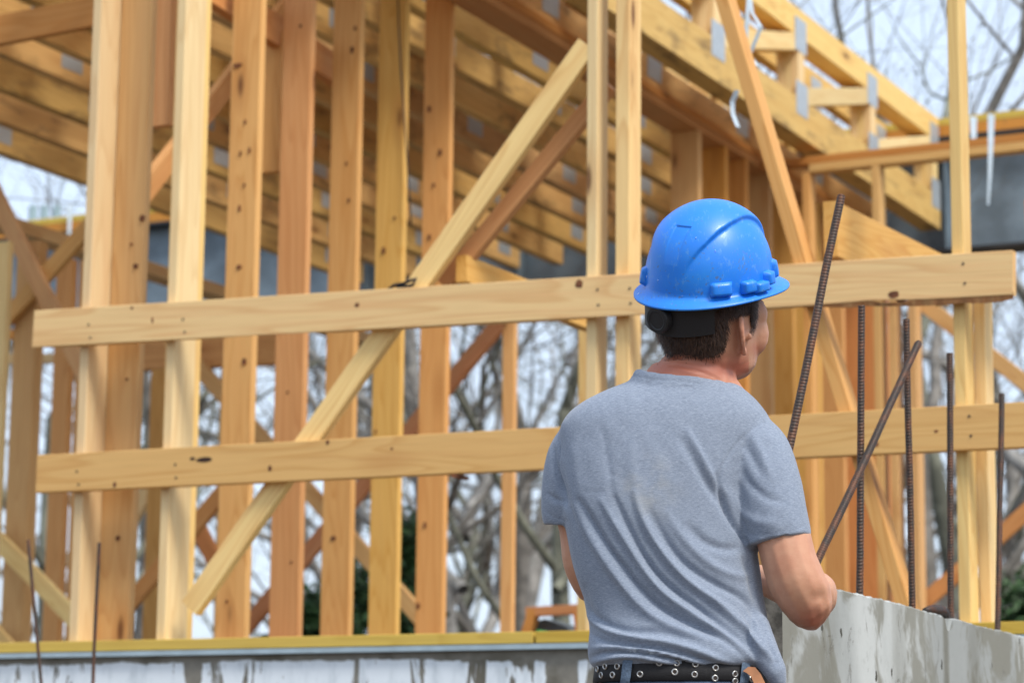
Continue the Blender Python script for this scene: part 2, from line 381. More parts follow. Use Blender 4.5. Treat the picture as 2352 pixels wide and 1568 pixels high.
brace((-25, 775), (240, 480), 'u', 10.56, .089, .038, M['honey'], 'brown brace rising to the right, other arm of the X at the left edge')
brace((-30, 1215), (175, 1425), 'u', 10.5, .089, .038, M['pine'], 'pale brace falling to the right at the lower left corner')
brace((-20, 1445), (30, 1500), 'u', 10.5, .089, .038, M['pine'], 'end of a pale brace in the lower left corner under the other brace')
brace((1655, -40), (2092, 1420), 'u', UF+.046, .089, .045, M['honey'], 'long steep brace running from the top down past the right of the hard hat', wd=BU)
brace((2090, 672), (2420, 930), 'u', UD_+.13, .089, .038, M['honey'], 'brown brace falling to the right edge between the two rails')
brace((2080, 1420), (2420, 1120), 'u', UD_+.15, .089, .038, M['orange'], 'orange brace rising to the right edge above the concrete wall')
# ------------------------------------------------ floor trusses
KS = 1.27
VG = 3.88*KS
ZB = hitv(1480, 77, VG).z; ZB2 = hitv(2160, 527, VG).z
ZTB = (ZB+ZB2)/2; TH = .61*KS
print('truss bottom', ZB, ZB2, 'sill', zs, 'ends u', hitv(2158, 400, VG).dot(BU))
UE = hitv(2158, 400, VG).dot(BU)
G_T = 'floor trusses side by side overhead'
def truss(v, plies, label, hb, ht, phase, mb, mt, u0=8.6, z=ZTB, uend=None):
    uend = uend or UE
    th = .046*plies if plies > 1 else .07; vc = v+th/2
    T = empty('floor_truss', W(uend, vc, z), label, 'truss', G_T)
    timber('bottom_chord', W(u0, vc, z+hb/2), W(uend, vc, z+hb/2), BZ, hb, th, mb, T, seg=8)
    timber('top_chord', W(u0, vc, z+TH-ht/2), W(uend, vc, z+TH-ht/2), BZ, ht, th, mt, T, seg=8)
    u = uend-.045-phase; k = 0
    zb, zt = z+hb+.002, z+TH-ht-.002
    mw_ = M['white_pine'] if plies > 1 else mb
    def plate(uc, zc, w=.19, h=.20):
        e = v-.0022
        vs = [W(uc-w/2, e, zc-h/2), W(uc+w/2, e, zc-h/2), W(uc+w/2, e, zc+h/2), W(uc-w/2, e, zc+h/2)]
        cc = W(uc, e, zc); mwp = Matrix(((BU.x, 0, BV.x, cc.x), (BU.y, 0, BV.y, cc.y), (0, 1, 0, cc.z), (0, 0, 0, 1)))
        inv = mwp.inverted(); q = [inv @ p for p in vs]; q2 = [p+Vector((0, 0, .002)) for p in q]
        mesh_obj('nail_plate', q+q2, [(0, 1, 2, 3), (7, 6, 5, 4), (0, 4, 5, 1), (1, 5, 6, 2), (2, 6, 7, 3), (3, 7, 4, 0)], M['plate'], T, mwp)
    while u > u0+.4 and k < 6:
        for q in range(plies):
            vq = v+(.023 if plies > 1 else .035)+.046*q
            timber('web', W(u-.0445, vq, zb), W(u-.0445, vq, zt), BU, .100, .0445, mw_ if plies > 1 else mb, T, seg=2, bow=0)
            d0 = W(u-1.26, vq, zb+.03); d1 = W(u-.10, vq, zt-.035)
            timber('web', d0, d1, BZ, .104, .0445, mw_, T, seg=2, bow=0)
        plate(u-.045, z+hb-.005); plate(u-.055, zt+.01); k += 1
        u -= 1.30
    return T
truss(VG, 3, 'thick triple girder truss in full view above the hard hat, with pale webs', .235, .170, 0, M['stained'], M['pine'])
names = [(5.30, 'dark brown truss next left of the triple girder, a dark nail plate on it'), (5.76, 'dark truss overhead ending between the tops of the two centre posts'), (6.08, 'truss overhead just above the top end of the long brace'),
         (6.40, 'truss overhead with a large grey nail plate left of the long brace'), (6.72, 'truss overhead crossing just left of the middle of the long brace'), (7.05, 'truss overhead crossing behind the cable stud'),
         (7.40, 'truss overhead crossing behind the row of brown studs'), (7.75, 'truss overhead seen between the second pale stud and the knotty tan stud'), (8.10, 'truss passing behind the cream stud high up'), (8.52, 'dirty truss behind the pale left stud'), (8.96, 'truss at the left edge with a big ribbed nail plate'),
         (9.42, 'lowest truss at the left edge, sky showing under it')]
for i, (vv, nm) in enumerate(names):
    truss(vv, 1, nm, .165 if i > 7 else .160, .12 if i % 2 else .15, (i*.47) % 1.2, M['stained'], M['fir'] if i % 2 else M['stained'])
# wall C under the trusses, running away
VC = 4.16*KS
G_C = 'studs of the inner wall behind the hard hat'
ZP = ZTB-.003
zc = hitv(1500, 240, VC).z
cl = ['brown stud left of the hard hat top', 'second brown stud above the hard hat', 'wide brown stud right above the hard hat', 'dark brown stud right of the hat behind the neck',
      'brown stud right of the jaw', 'narrow brown stud behind the tall leaning rebar', 'orange stud left of the steep brace', 'dark orange stud behind the first upright rebar']
for i, px in enumerate((1606, 1667, 1714, 1768, 1820, 1879, 1933)):
    p = hitv(px, 500, VC); u1 = p.dot(BU)
    o = timber('wall_stud', W(u1-.02, VC+.07, ZS), W(u1-.02, VC+.07, ZP-.092), BV, .170, .048, M[['honey', 'fir', 'fir', 'honey', 'fir', 'honey', 'fir'][i]]); tag(o, cl[i], 'stud', G_C)
p = hitv(1996, 760, VC-.1); 
o = timber('wall_stud', W(12.35*KS, VC+.02, ZS), W(12.35*KS, VC+.02, ZP-.08), BV, .33, .045, M['orange']); tag(o, cl[7], 'stud', G_C)
for k in range(2):
    o = timber('top_plate', W(UF+1.5, VC+.07, ZP-.022-.0455*k), W(12.5*KS, VC+.07, ZP-.022-.0455*k), BV, .17, .045, M['orange'])
    tag(o, ('upper' if k == 0 else 'lower')+' board of the brown double plate above the inner wall, under the girder', 'lumber', 'plates of the inner wall')
# wall D across, under the trusses at the right
UD = 10.8*KS
zp = hitu(2100, 333, UD).z
vd0 = hitu(1748, 380, UD).dot(BV); vd1 = -3
print('plate D top', zp, 'truss', ZTB)
for k in range(2):
    z = zp-.024-.0485*k
    o = timber('top_plate', W(UD+.045, vd0-.3*k, z), W(UD+.045, vd1, z), BU, .089, .048, M['orange' if k == 0 else 'honey'], bow=.001)
    tag(o, ('upper' if k == 0 else 'lower')+' board of the orange double plate running to the right edge', 'lumber', 'plates of the cross wall')
dl = ['pinkish stud hanging under the orange plate, left one', 'pinkish stud under the orange plate over the big joist', 'slim stud right of the big joist between the rails', 'thin yellow stud behind the second upright rebar']
for i, (px, py) in enumerate(((1843, 500), (2003, 480), (2043, 860), (2088, 900))):
    v = hitu(px, py, UD).dot(BV)
    o = post('wall_stud', UD, .105, v, .046, ZS, zp-.098 if i < 2 else hitu(px, 640, UD).z, M['honey' if i else 'fir']); tag(o, dl[i], 'stud', 'studs of the cross wall')
# joists poking out past the front plane
a = hitu(1060, 586, UF+.06); b2 = a+BU*1.1
o = timber('floor_joist', a-BV*-.0, b2, BZ, .095, .042, M['honey'], anchor=(-1, 0)); tag(o, 'short pinkish joist end resting on the upper rail left of centre', 'joist', 'loose joists behind the upper rail')
a = hitu(1905, 462, UF+.05); b2 = hitv(2150, 584, a.dot(BV))
o = timber('floor_joist', a, a+(b2-a)*1.05, BZ, .184, .045, M['honey'], anchor=(-1, 0)); tag(o, 'big joist with a cut knotty end right of the hard hat', 'joist', 'loose joists behind the upper rail')
# timber high at the left
a = hitu(-60, 82, 9.0); b2 = hitu(330, 5, 9.0)
o = timber('header_beam', a, b2, BZ, .14, .04, M['fir']); tag(o, 'dark header beam crossing the top left corner', 'beam')
a = hitv(430, -60, 5.66); b2 = hitv(700, 118, 5.66)
o = timber('header_beam', a, a+(b2-a)*1.3, BZ, .14, .05, M['orange']); tag(o, 'dark orange beam behind the studs carrying two short blocks', 'beam')
for px, nm in ((369, 'pinkish short block hanging between the two pale left studs'), (624, 'pinkish short block hanging beside the orange brown stud')):
    v = 5.62; p = hitv(px+26, 330, v); u = p.dot(BU); z0 = hitv(px+10, 281+(px-369)*.42, v).z
    o = timber('hanging_block', W(u, v+.05, z0), W(u, v+.05, z0+.62), BV, .09, .04, M['fir']); tag(o, nm, 'block', 'short hanging blocks')
# ------------------------------------------------ left inner walls
G_L = 'studs of the inner wall at the left edge'
def lstud(px0, px1, py, u, z1px, m, label, dv=None):
    v0 = hitu(px0, py, u).dot(BV); v1 = hitu(px1, py, u).dot(BV)
    z1 = hitu(px0, z1px, u).z
    o = post('wall_stud', u, .038 if dv is None else dv, v0, v0-v1, ZS, z1, M[m]); tag(o, label, 'stud', G_L)
lstud(22, 73, 969, 10.6, 560, 'honey', 'tan stud near the left edge with a yellow right edge', .076)
lstud(-40, 3, 969, 10.2, 560, 'pine', 'tan stud cut by the left edge of the photo')
lstud(115, 152, 969, 11.2, 600, 'fir', 'brown stud just left of the rail ends', .05)
lstud(168, 215, 969, 12.2, 600, 'fir', 'dark brown stud half hidden by the pale left stud', .05)
lstud(338, 372, 1100, 11.9, 850, 'fir', 'reddish stud between the two pale left studs, far back')
lstud(500, 530, 1100, 12.6, 800, 'honey', 'far stud behind the second pale stud')
lstud(1151, 1178, 1100, 11.5, 700, 'honey', 'thin lone far stud standing in the open gap right of the row')
lstud(1325, 1352, 1400, 9.5, 700, 'pine', 'short yellow stud beside the elbow at the left of the man')
a = hitu(-60, 512, 10.6); b2 = a+BU*3
o = timber('top_plate', hitv(-40, 500, 8.7), hitv(-40, 500, 8.7)+BU*4.5, BV, .14, .076, M['pine']); tag(o, 'yellow plate sloping away under the lowest truss at the left', 'lumber')
for y, nm, mm in ((826, 'yellow ledger far back left of the rail ends', 'pine'), (770, 'orange ledger far back at the left edge', 'orange')):
    a = hitu(-60, y, 12.4); b2 = hitu(190, y-3, 12.4)
    o = timber('ledger_board', a, b2, BZ, .06, .038, M[mm]); tag(o, nm, 'lumber')
a = hitu(320, 815, 12.2); b2 = hitu(640, 800, 12.2)
o = timber('window_header', a, b2, BZ, .19, .08, M['fir']); tag(o, 'dark header seen under the upper rail between the pale studs', 'beam')
# ------------------------------------------------ steel beam behind the trusses
US = UE+.03
zb0 = hitu(2250, 570, US).z; zt0 = hitu(2300, 300, US).z
va = 17.0; vb2 = -5
sb = empty('steel_beam', W(US, 0, zb0), 'grey steel I beam across the back carrying the truss ends', 'beam')
def sbox(name, u0, u1, v0, v1, z0, z1, m): return box(name, u0, u1, v0, v1, z0, z1, m, sb)
sbox('web_plate', US+.12, US+.14, va, vb2, zb0+.022, zt0-.022, M['steel'])
sbox('bottom_flange', US+.0, US+.26, va, vb2, zb0, zb0+.02, M['steel_dark'])
sbox('top_flange', US+.0, US+.26, va, vb2, zt0-.02, zt0, M['steel_dark'])
for px in (2172, 1185, 545, 2700, 830):
    v = hitu(px, 600, US).dot(BV); sbox('stiffener', US+.012, US+.118, v+.006, v-.006, zb0+.022, zt0-.022, M['steel'])
o = along('ledger_board', va, vb2, US, .2, zt0+.003, .075, M['orange'], bow=0); tag(o, 'orange board lying on top of the steel beam', 'lumber')
o = along('sheathing_strip', va, vb2, US+.0, .2, zt0+.081, .05, M['treated'], bow=0); tag(o, 'yellow strip on the orange board over the steel beam', 'lumber')
# plastic strips hanging from the deck edge
def strip(name, pts, w0, w1, Y, label, cat='plastic strip', grp='white plastic strips hanging from the trusses', u=None):
    P = [hitu(x, y, u) if u else at(x, y, Y) for x, y in pts]
    vs = []; fs = []; n = len(P)
    for i, p in enumerate(P):
        hw = (w0+(w1-w0)*i/(n-1))/2; off = RT*hw; wob = Vector((0, rng.uniform(-.006, .006), 0))
        for s_ in (-1, 1):
            for dz in (0, .004): vs.append(p+off*s_+wob+Vector((0, dz+.01*s_, 0)))
    for i in range(n-1):
        a = i*4; b_ = a+4
        fs += [(a, a+2, b_+2, b_), (a+1, b_+1, b_+3, a+3), (a, b_, b_+1, a+1), (a+2, a+3, b_+3, b_+2)]
    fs += [(0, 1, 3, 2), ((n-1)*4, (n-1)*4+2, (n-1)*4+3, (n-1)*4+1)]
    o = mesh_obj(name, vs, fs, M['white_plastic']); tag(o, label, cat, grp)
strip('plastic_strip', [(2277, 262), (2276, 330), (2274, 400), (2270, 470)], .042, .014, 0, 'long tapering white strip hanging over the steel beam at the right', u=UD-.25)
strip('plastic_strip', [(2236, 268), (2236, 310), (2235, 352)], .045, .03, 0, 'short white strip hanging just right of the tall lone stud', u=UD+.2)
strip('plastic_strip', [(161, 470), (160, 500), (159, 545)], .032, .02, 0, 'pale strip hanging from the yellow edge at the left', u=US-.05)
strip('plastic_strip', [(1722, -10), (1728, 30), (1748, 62), (1735, 95), (1722, 125)], .016, .016, 0, 'white strap looped over the web of the triple girder', u=8.8)
strip('plastic_strip', [(1719, -5), (1716, 50), (1712, 90), (1722, 130), (1738, 150)], .014, .03, 0, 'white strap end lying against the triple girder', u=8.85)
strip('plastic_strip', [(1693, 208), (1682, 235), (1683, 262), (1695, 292)], .020, .018, 0, 'curled white strip dangling under the triple girder', u=8.9)
# thin wires
def wire(name, pts, r, u, label, cat='cable'):
    P = [hitu(x, y, u) for x, y in pts]; vs, fs = tube(P, [r]*len(P), 6)
    o = mesh_obj(name, vs, fs, M['black_rubber'], smooth=True); tag(o, label, cat)
u6 = BUs[5]-.06
wire('cable', [(913, -40), (916, 60), (920, 150), (927, 250), (934, 350), (940, 440), (944, 520)], .0038, u6, 'thin black cable hanging down the face of a stud left of centre')
wire('tie_wire', [(893, 664), (905, 655), (925, 652), (940, 645), (955, 640), (948, 655), (930, 658), (912, 662)], .006, UF-.03, 'black wire bundle lying on top of the upper rail', 'wire')
# pipes seen beyond the beam at far left
for px in (75, 101, 130):
    p = hitu(px, 500, US+.6); vs, fs = tube([p+Vector((0, 0, -.45)), p+Vector((0, 0, .1))], [.035, .035], 10)
    o = mesh_obj('steel_tube', vs, fs, simple('galvanised_tube', (.22, .30, .32), .4, .2), smooth=True)
    tag(o, 'upright grey steel tube standing behind the beam at the far left', 'pipe', 'grey tubes at the far left')
# small timber frame with a grey cover behind the sill
fr = empty('sawhorse', hitu(1270, 1450, 11), 'small orange timber frame with dark grey cover, low behind the sill', 'frame')
zz = hitu(1270, 1450, 11).z
for (ax, ay, bx_, by_) in ((1213, 1405, 1335, 1398), (1228, 1400, 1205, 1475), (1330, 1398, 1338, 1475)):
    timber('rail', hitu(ax, ay, 11), hitu(bx_, by_, 11), BU, .06, .045, M['orange'], fr)
P = [hitu(x, y, 11.05) for x, y in ((1222, 1450), (1230, 1426), (1250, 1420), (1300, 1438), (1310, 1452), (1310, 1480), (1222, 1480))]
vs = [p for p in P]+[p+BU*.2 for p in P]; n = len(P)
mesh_obj('cover', vs, [tuple(range(n)), tuple(reversed(range(n, 2*n)))]+[(i, i+n, (i+1) % n+n, (i+1) % n) for i in range(n)], simple('grey_cover', (.07, .085, .09), .5), fr)
# ------------------------------------------------ concrete wall at the right with rebar
VW = 1.79
pc = hitv(1796, 1310, VW); uc0 = pc.dot(BU)
zw0 = hitv(1923, 1347, VW).z; zw1 = hitv(2351, 1472, VW).z
print('wall', uc0, zw0, zw1, 'end Y', pc.y)
n = 150; vs = []; fs = []; u_end = 7.50; TW = .21
for i in range(n+1):
    q = i/n; u = uc0+(u_end-uc0)*q
    zt = zw0+(zw1-zw0)*min(1, (u-uc0-.25)/2.6) + .004*mnoise.noise(Vector((u*3, 0, 0))) + .005*mnoise.noise(Vector((u*38, 2, 0)))
    nw = .22
    zt += -.045*max(0, 1-abs(u-hitv(2178, 1423, VW).dot(BU))/.03)
    for (dv, z) in ((0, 0), (0, zt-.004), (.006, zt), (TW*.5, zt+.006*mnoise.noise(Vector((u*20, 5, 0)))), (TW-.006, zt+.004), (TW, zt-.004), (TW, 0)):
        vs.append(W(u, VW+dv, z))
for i in range(n):
    for j in range(6):
        a = i*7+j; fs.append((a, a+7, a+8, a+1))
fs.append(tuple(range(7))); fs.append(tuple(reversed(range(n*7, n*7+7))))
o = mesh_obj('concrete_wall', vs, fs, M['concrete']); o.data.materials.append(M['end_shade_and_floor']); o.data.polygons[len(fs)-2].material_index = 1; tag(o, 'pale pitted cast concrete wall beside the elbow of the man, rebar sticking out of its top', 'wall')  # near end face coloured darker to stand for its shade
def rebar(a, b_, r, label, grp, pitch=.0078):
    A_ = Vector(a); B_ = Vector(b_); Z = B_-A_; L = Z.length; Z.normalize()
    X = Z.cross(Vector((.2, 1, .1))).normalized(); Y = Z.cross(X)
    N = 14; step = pitch/5; n = int(L/step); vs = []; fs = []
    sx, sy = rng.uniform(0, 50), rng.uniform(0, 50); lg = []
    for i in range(n+1):
        z = i*step; q = z/L
        ox = .004*mnoise.noise(Vector((z*2.5, sx, 0)))*min(1, q*4); oy = .004*mnoise.noise(Vector((z*2.5, sy, 0)))
        for k in range(N):
            a_ = 2*math.pi*k/N
            ph = (z/pitch + .9*(abs(math.sin(a_))) ) % 1
            lug = math.exp(-((ph-.5)/.2)**2)*abs(math.sin(a_))**.35
            rib = math.exp(-(math.sin(a_)/.16)**2)
            rr = r*(.86 + .22*max(lug, rib*.9)) + .0002*mnoise.noise(Vector((z*300, a_*3, sx)))
            vs.append((ox+rr*math.cos(a_), oy+rr*math.sin(a_), z)); lg.append(max(lug, rib*.9))
    for i in range(n):
        for k in range(N):
            p_ = i*N+k; q_ = i*N+(k+1) % N; fs.append((p_, q_, q_+N, p_+N))
    fs.append(tuple(reversed(range(N)))); fs.append(tuple(range(n*N, n*N+N)))
    mw = Matrix(((X.x, Y.x, Z.x, A_.x), (X.y, Y.y, Z.y, A_.y), (X.z, Y.z, Z.z, A_.z), (0, 0, 0, 1)))
    o = mesh_obj('rebar', vs, fs, M['rebar'], matrix=mw, smooth=True); o.data.attributes.new('lug', 'FLOAT', 'POINT').data.foreach_set('value', lg); tag(o, label, 'rebar', grp)
GR = 'rusty rebar standing out of the concrete wall'
VM = VW+.10
def rb(bx_, by_, tx, ty, label, r=.0078, vt=None, down=.12):
    a = hitv(bx_, by_, VM); t_ = hitv(tx, ty, vt or VM); d = (t_-a).normalized()
    rebar(a-d*down, t_, r, label, GR)
rb(1974, 1345, 1979, 701, 'upright rusty rebar nearest the elbow, first right of the leaning pair')
rb(2095, 1375, 2082, 733, 'upright rusty rebar crossed by the slanting bar near its top')
rb(2184, 1405, 2180, 810, 'upright rusty rebar rising from the notch in the concrete wall')
rb(2291, 1450, 2301, 903, 'shortest upright rusty rebar at the right end', r=.0075)
rb(1857, 1335, 2108, 787, 'slanting rusty rebar leaning right across the upright bars', r=.0085, vt=VM-.04)
a = W(uc0+.06, VW+.09, zw0-.12); t_ = hitv(1932, 449, VW+.02)
rebar(a, t_, .0085, 'tallest rusty rebar, leaning right beside the hard hat', GR)
GL = 'thin dark bars at the lower left'
def gbar(b, t, label):
    a = hitu(b[0], b[1], 6.9); t_ = hitu(t[0], t[1], 6.9); d = a-t_; rebar(t_+d*((t_.z+.05)/(-d.z)), t_, .0058, label, GL)
gbar((95, 1568), (66, 1238), 'thin dark bar tilted left at the lower left corner')
gbar((213, 1568), (228, 1245), 'thin dark bar standing almost upright at the lower left')
# rusty tie end on the wall top
vs = []; 
P = [hitv(x, y, VW+.03) for x, y in ((2125, 1402), (2140, 1400), (2158, 1401), (2168, 1405), (2174, 1415), (2176, 1430))]
vs, fs = tube(P, [.008, .013, .014, .013, .009, .005], 8)
o = mesh_obj('form_tie', vs, fs, M['rebar'], smooth=True); tag(o, 'bent rusty form tie on top of the concrete wall by the notch', 'form tie')

# ------------------------------------------------ nail heads and pencil marks on the rails and pale studs
nm_ = simple('nail_steel', (.05, .045, .04), .5, .4); ink = simple('lumber_ink', (.03, .028, .03), .8)
RO = {o['label'][:5]: o for o in C.objects if o.name.startswith('horizontal_rail')}
def dots(parent, plane_u, pts, r, m, name):
    for (x, y) in pts:
        c = hitu(x, y, plane_u-.0012); n = 8
        vs = [c+(BV*math.cos(2*math.pi*k/n)+BZ*math.sin(2*math.pi*k/n))*r for k in range(n)]
        vs += [v+BU*.003 for v in vs]
        o = mesh_obj(name, vs, [tuple(range(n)), tuple(reversed(range(n, 2*n)))]+[(k, k+n, (k+1) % n+n, (k+1) % n) for k in range(n)], m, parent)
for key, pts in (('upper', [(203, 745), (207, 775), (420, 733), (424, 762), (1372, 665), (1374, 700), (1446, 662), (1448, 696), (2212, 605), (2216, 650)]), ('lower', [(176, 1082), (180, 1112), (402, 1066), (404, 1096), (1370, 1004), (2226, 955), (2230, 1000)])):
    if key in RO: dots(RO[key], UF-.0405, pts, .0042, nm_, 'nail_head')

kn_ = simple('wood_knot', (.16, .055, .02), .7, 0, .5, 60); kd_ = simple('wood_scar', (.045, .02, .012), .8, 0, .4, 40)
def knots(parent, n_, c0, pts, off, m=kn_, name='knot'):
    tv = BV if n_ is BU else BU
    for (x, y, w_, h_) in pts:
        c = hit(x, y, n_, c0+off); n = 12; k_ = 1/rng.uniform(650, 660)
        vs = [c+tv*math.cos(2*math.pi*k/n)*w_*k_*rng.uniform(.8, 1.15)/2+BZ*math.sin(2*math.pi*k/n)*h_*k_*rng.uniform(.8, 1.15)/2 for k in range(n)]
        vs += [v-n_*off*2+n_*.001 for v in vs]
        mesh_obj(name, vs, [tuple(range(n)), tuple(reversed(range(n, 2*n)))]+[(k, k+n, (k+1) % n+n, (k+1) % n) for k in range(n)], m, parent)
if 'upper' in RO: knots(RO['upper'], BU, UF, [(350, 735, 5, 16), (820, 700, 13, 11), (1330, 652, 20, 19), (2052, 676, 24, 15), (303, 707, 9, 7)], -.0405)
if 'lower' in RO:
    knots(RO['lower'], BU, UF, [(470, 1055, 48, 12), (442, 1053, 14, 8)], -.0405, kd_, 'scar')
    knots(RO['lower'], BU, UF, [(263, 1112, 9, 14), (620, 1075, 9, 16), (752, 1015, 10, 12), (1045, 1092, 20, 9), (900, 1030, 8, 6), (2014, 1020, 7, 9), (1280, 1040, 40, 4), (2150, 990, 9, 7)], -.0405)
SB = [o for o in C.objects if o.get('group') == G_B]
kb = {2: [(545, 150, 30, 12), (562, 280, 7, 13), (572, 345, 6, 18), (551, 352, 6, 16), (560, 425, 6, 12), (549, 478, 8, 18), (548, 613, 16, 12), (560, 830, 14, 18), (520, 1380, 6, 10)],
      3: [(690, 60, 10, 8), (660, 900, 6, 8), (668, 1290, 5, 8)], 4: [(815, 65, 8, 14), (808, 115, 9, 22), (795, 375, 6, 12), (800, 460, 8, 12), (765, 1235, 16, 14)],
      5: [(880, 575, 11, 20), (905, 500, 8, 9), (862, 990, 5, 12)], 6: [(985, 250, 12, 20), (1010, 350, 14, 20), (995, 425, 10, 12), (985, 545, 11, 18), (975, 1205, 10, 20), (960, 1390, 11, 22)], 0: [(325, 500, 14, 16), (300, 560, 6, 6), (310, 610, 14, 12), (290, 870, 6, 6), (270, 1235, 12, 12)]}
for i, pts in kb.items(): knots(SB[i], BU, BUs[i]-.038, pts, -.0045)

# bark edge left on the underside of the upper rail, right part
wp = [(1845, 704, 706), (1900, 698, 706), (1950, 694, 707), (1995, 693, 704), (2030, 699, 703), (2070, 697, 702), (2110, 688, 702), (2160, 683, 700), (2210, 680, 697), (2260, 677, 696), (2300, 674, 693), (2328, 672, 686)]
vs = []
for (x, a_, b_) in wp:
    for u_, yy in ((UF-.0385, a_-3), (UF-.034, b_), (UF-.004, b_-2), (UF-.004, a_-3)):
        p_ = hitu(x, yy, u_); vs.append(p_+Vector((0, 0, rng.uniform(-.002, .002))))
fs = []
for i in range(len(wp)-1):
    for j in range(4): a_ = i*4+j; b_ = i*4+(j+1) % 4; fs.append((a_, b_, b_+4, a_+4))
fs += [(3, 2, 1, 0), tuple(range(len(wp)*4-4, len(wp)*4))]
bke = wood('bark_edge', (.30, .13, .04), (.12, .05, .018), (.42, .24, .09), stain=.8)
if 'upper' in RO: o = mesh_obj('bark_edge', vs, fs, bke, RO['upper']); o['label'] = 'dark ragged bark edge under the right part of the rail'

M['shade_board'] = wood('shade_panel_wood', (.50, .33, .14), (.34, .19, .07), (.44, .27, .11), stain=.4, knots=.2)
zd = ZTB+TH+.004
o = box('shade_panel', 11.2, 13.3, 5.72, 7.7, zd, zd+.02, M['shade_board']); tag(o, 'added wooden panel on the trusses over the long brace, shading the timber below', 'board')  # panel added to darken the trusses and stud tops beneath it

o = box('floor', UF+.25, UE+.6, 17, vR, 0, zs-.012, M['end_shade_and_floor']); o['kind'] = 'structure'
# ---------------------------------------------------------------- trees
def make_tree(seed, H, r0, spread=.55, moss=False):
    R = random.Random(seed); TV, TF, CV, CF, BV_, BF = [], [], [], [], [], []
    def seg_tube(V, Fc, P, rr, n):
        vs, fs = tube(P, rr, n, cap=False); k = len(V); V.extend(vs); Fc.extend([tuple(i+k for i in f) for f in fs])
    cnt = [0]
    def grow(p, d, L, r, lev):
        if cnt[0] > 2600: return
        cnt[0] += 1
        n = 6 if lev == 0 else (5 if lev < 3 else 3); P = [p.copy()]; rr = [r]; q = p.copy(); dd = d.copy()
        crook = (.10, .22, .28, .34, .4, .45)[min(lev, 5)]
        for i in range(1, n+1):
            dd = (dd + Vector((R.gauss(0, 1), R.gauss(0, 1), R.gauss(0, .7)))*crook*.5 + Vector((0, 0, .05 if lev < 3 else .02))).normalized()
            q = q + dd*(L/n); P.append(q.copy()); rr.append(r*(1-.42*i/n) if lev < 5 else r*(1-.8*i/n))
        sides = (10, 8, 6, 4, 3, 3, 3)[min(lev, 6)]
        if lev <= 1: seg_tube(TV, TF, P, rr, sides)
        else: seg_tube(CV, CF, P, rr, sides)
        if lev >= 6 or rr[-1] < .0022:
            if R.random() < .5:
                for z in range(2):
                    c = P[-1]+Vector((R.gauss(0, .03), R.gauss(0, .03), R.gauss(0, .03))); s = R.uniform(.012, .03)
                    e1 = Vector((R.gauss(0, 1), R.gauss(0, 1), R.gauss(0, 1))).normalized()*s; e2 = e1.orthogonal().normalized()*s
                    k = len(BV_); BV_.extend([c-e1, c+e2, c+e1]); BF.append((k, k+1, k+2))
            return
        nb_ = (5, 4, 4, 4, 3, 3)[min(lev, 5)]
        for i in range(nb_):
            t = R.uniform(.35 if lev else .42, 1.0) if i else 1.0
            j = min(int(t*n), n-1); f = t*n-j; base = P[j].lerp(P[j+1], f)
            ang = R.uniform(.25, .5) if i == 0 else R.uniform(.5, 1.0)*spread*1.7
            ax = dd.orthogonal().normalized(); ax.rotate(Matrix.Rotation(R.uniform(0, 6.283), 3, dd))
            nd = dd.copy(); nd.rotate(Matrix.Rotation(ang, 3, ax))
            rb_ = rr[min(j+1, n)]*(.78 if i == 0 else R.uniform(.33, .54))
            grow(base, nd, L*R.uniform(.55, .82), rb_, lev+1)
    grow(Vector((0, 0, -.1)), Vector((R.gauss(0, .06), R.gauss(0, .06), 1)).normalized(), H*.30, r0, 0)
    # fork low limbs from the trunk too
    for i in range(3):
        if cnt[0] > 2600: cnt[0] = 2300
        z = H*R.uniform(.10, .24); a = R.uniform(0, 6.28)
        grow(Vector((0, 0, z)), Vector((math.cos(a), math.sin(a), R.uniform(.5, 1.1))).normalized(), H*.17, r0*.42, 2)
    return TV, TF, CV, CF, BV_, BF
def tree_obj(name, data, loc, rz, sc, bark, label, cat, group, budmat):
    TV, TF, CV, CF, B1, B2 = data
    o = empty(name, loc, label, cat, group); o.rotation_euler = (0, 0, rz); o.scale = (sc, sc, sc)
    def ch(nm, V, Fc, m):
        if isinstance(V, bpy.types.Mesh): me = V
        else:
            me = bpy.data.meshes.new(nm); me.from_pydata([tuple(v) for v in V], [], Fc); me.materials.append(m)
            me.polygons.foreach_set('use_smooth', [True]*len(me.polygons))
        c = bpy.data.objects.new(nm, me); C.objects.link(c); c.parent = o
        if nm == 'buds': c['kind'] = 'stuff'
        return me
    a = ch('trunk', TV, TF, bark); b_ = ch('crown', CV, CF, bark); d = ch('buds', B1, B2, budmat)
    return (a, None, b_, None, d, None)
VT = []
for sd_, H, r0, bk in ((11, 15, .13, 'bark'), (23, 13, .10, 'bark_moss'), (37, 17, .19, 'bark_pale'), (54, 12, .08, 'bark')):
    VT.append([make_tree(sd_, H, r0), M[bk], H])
G_T2 = 'bare trees beyond the building'
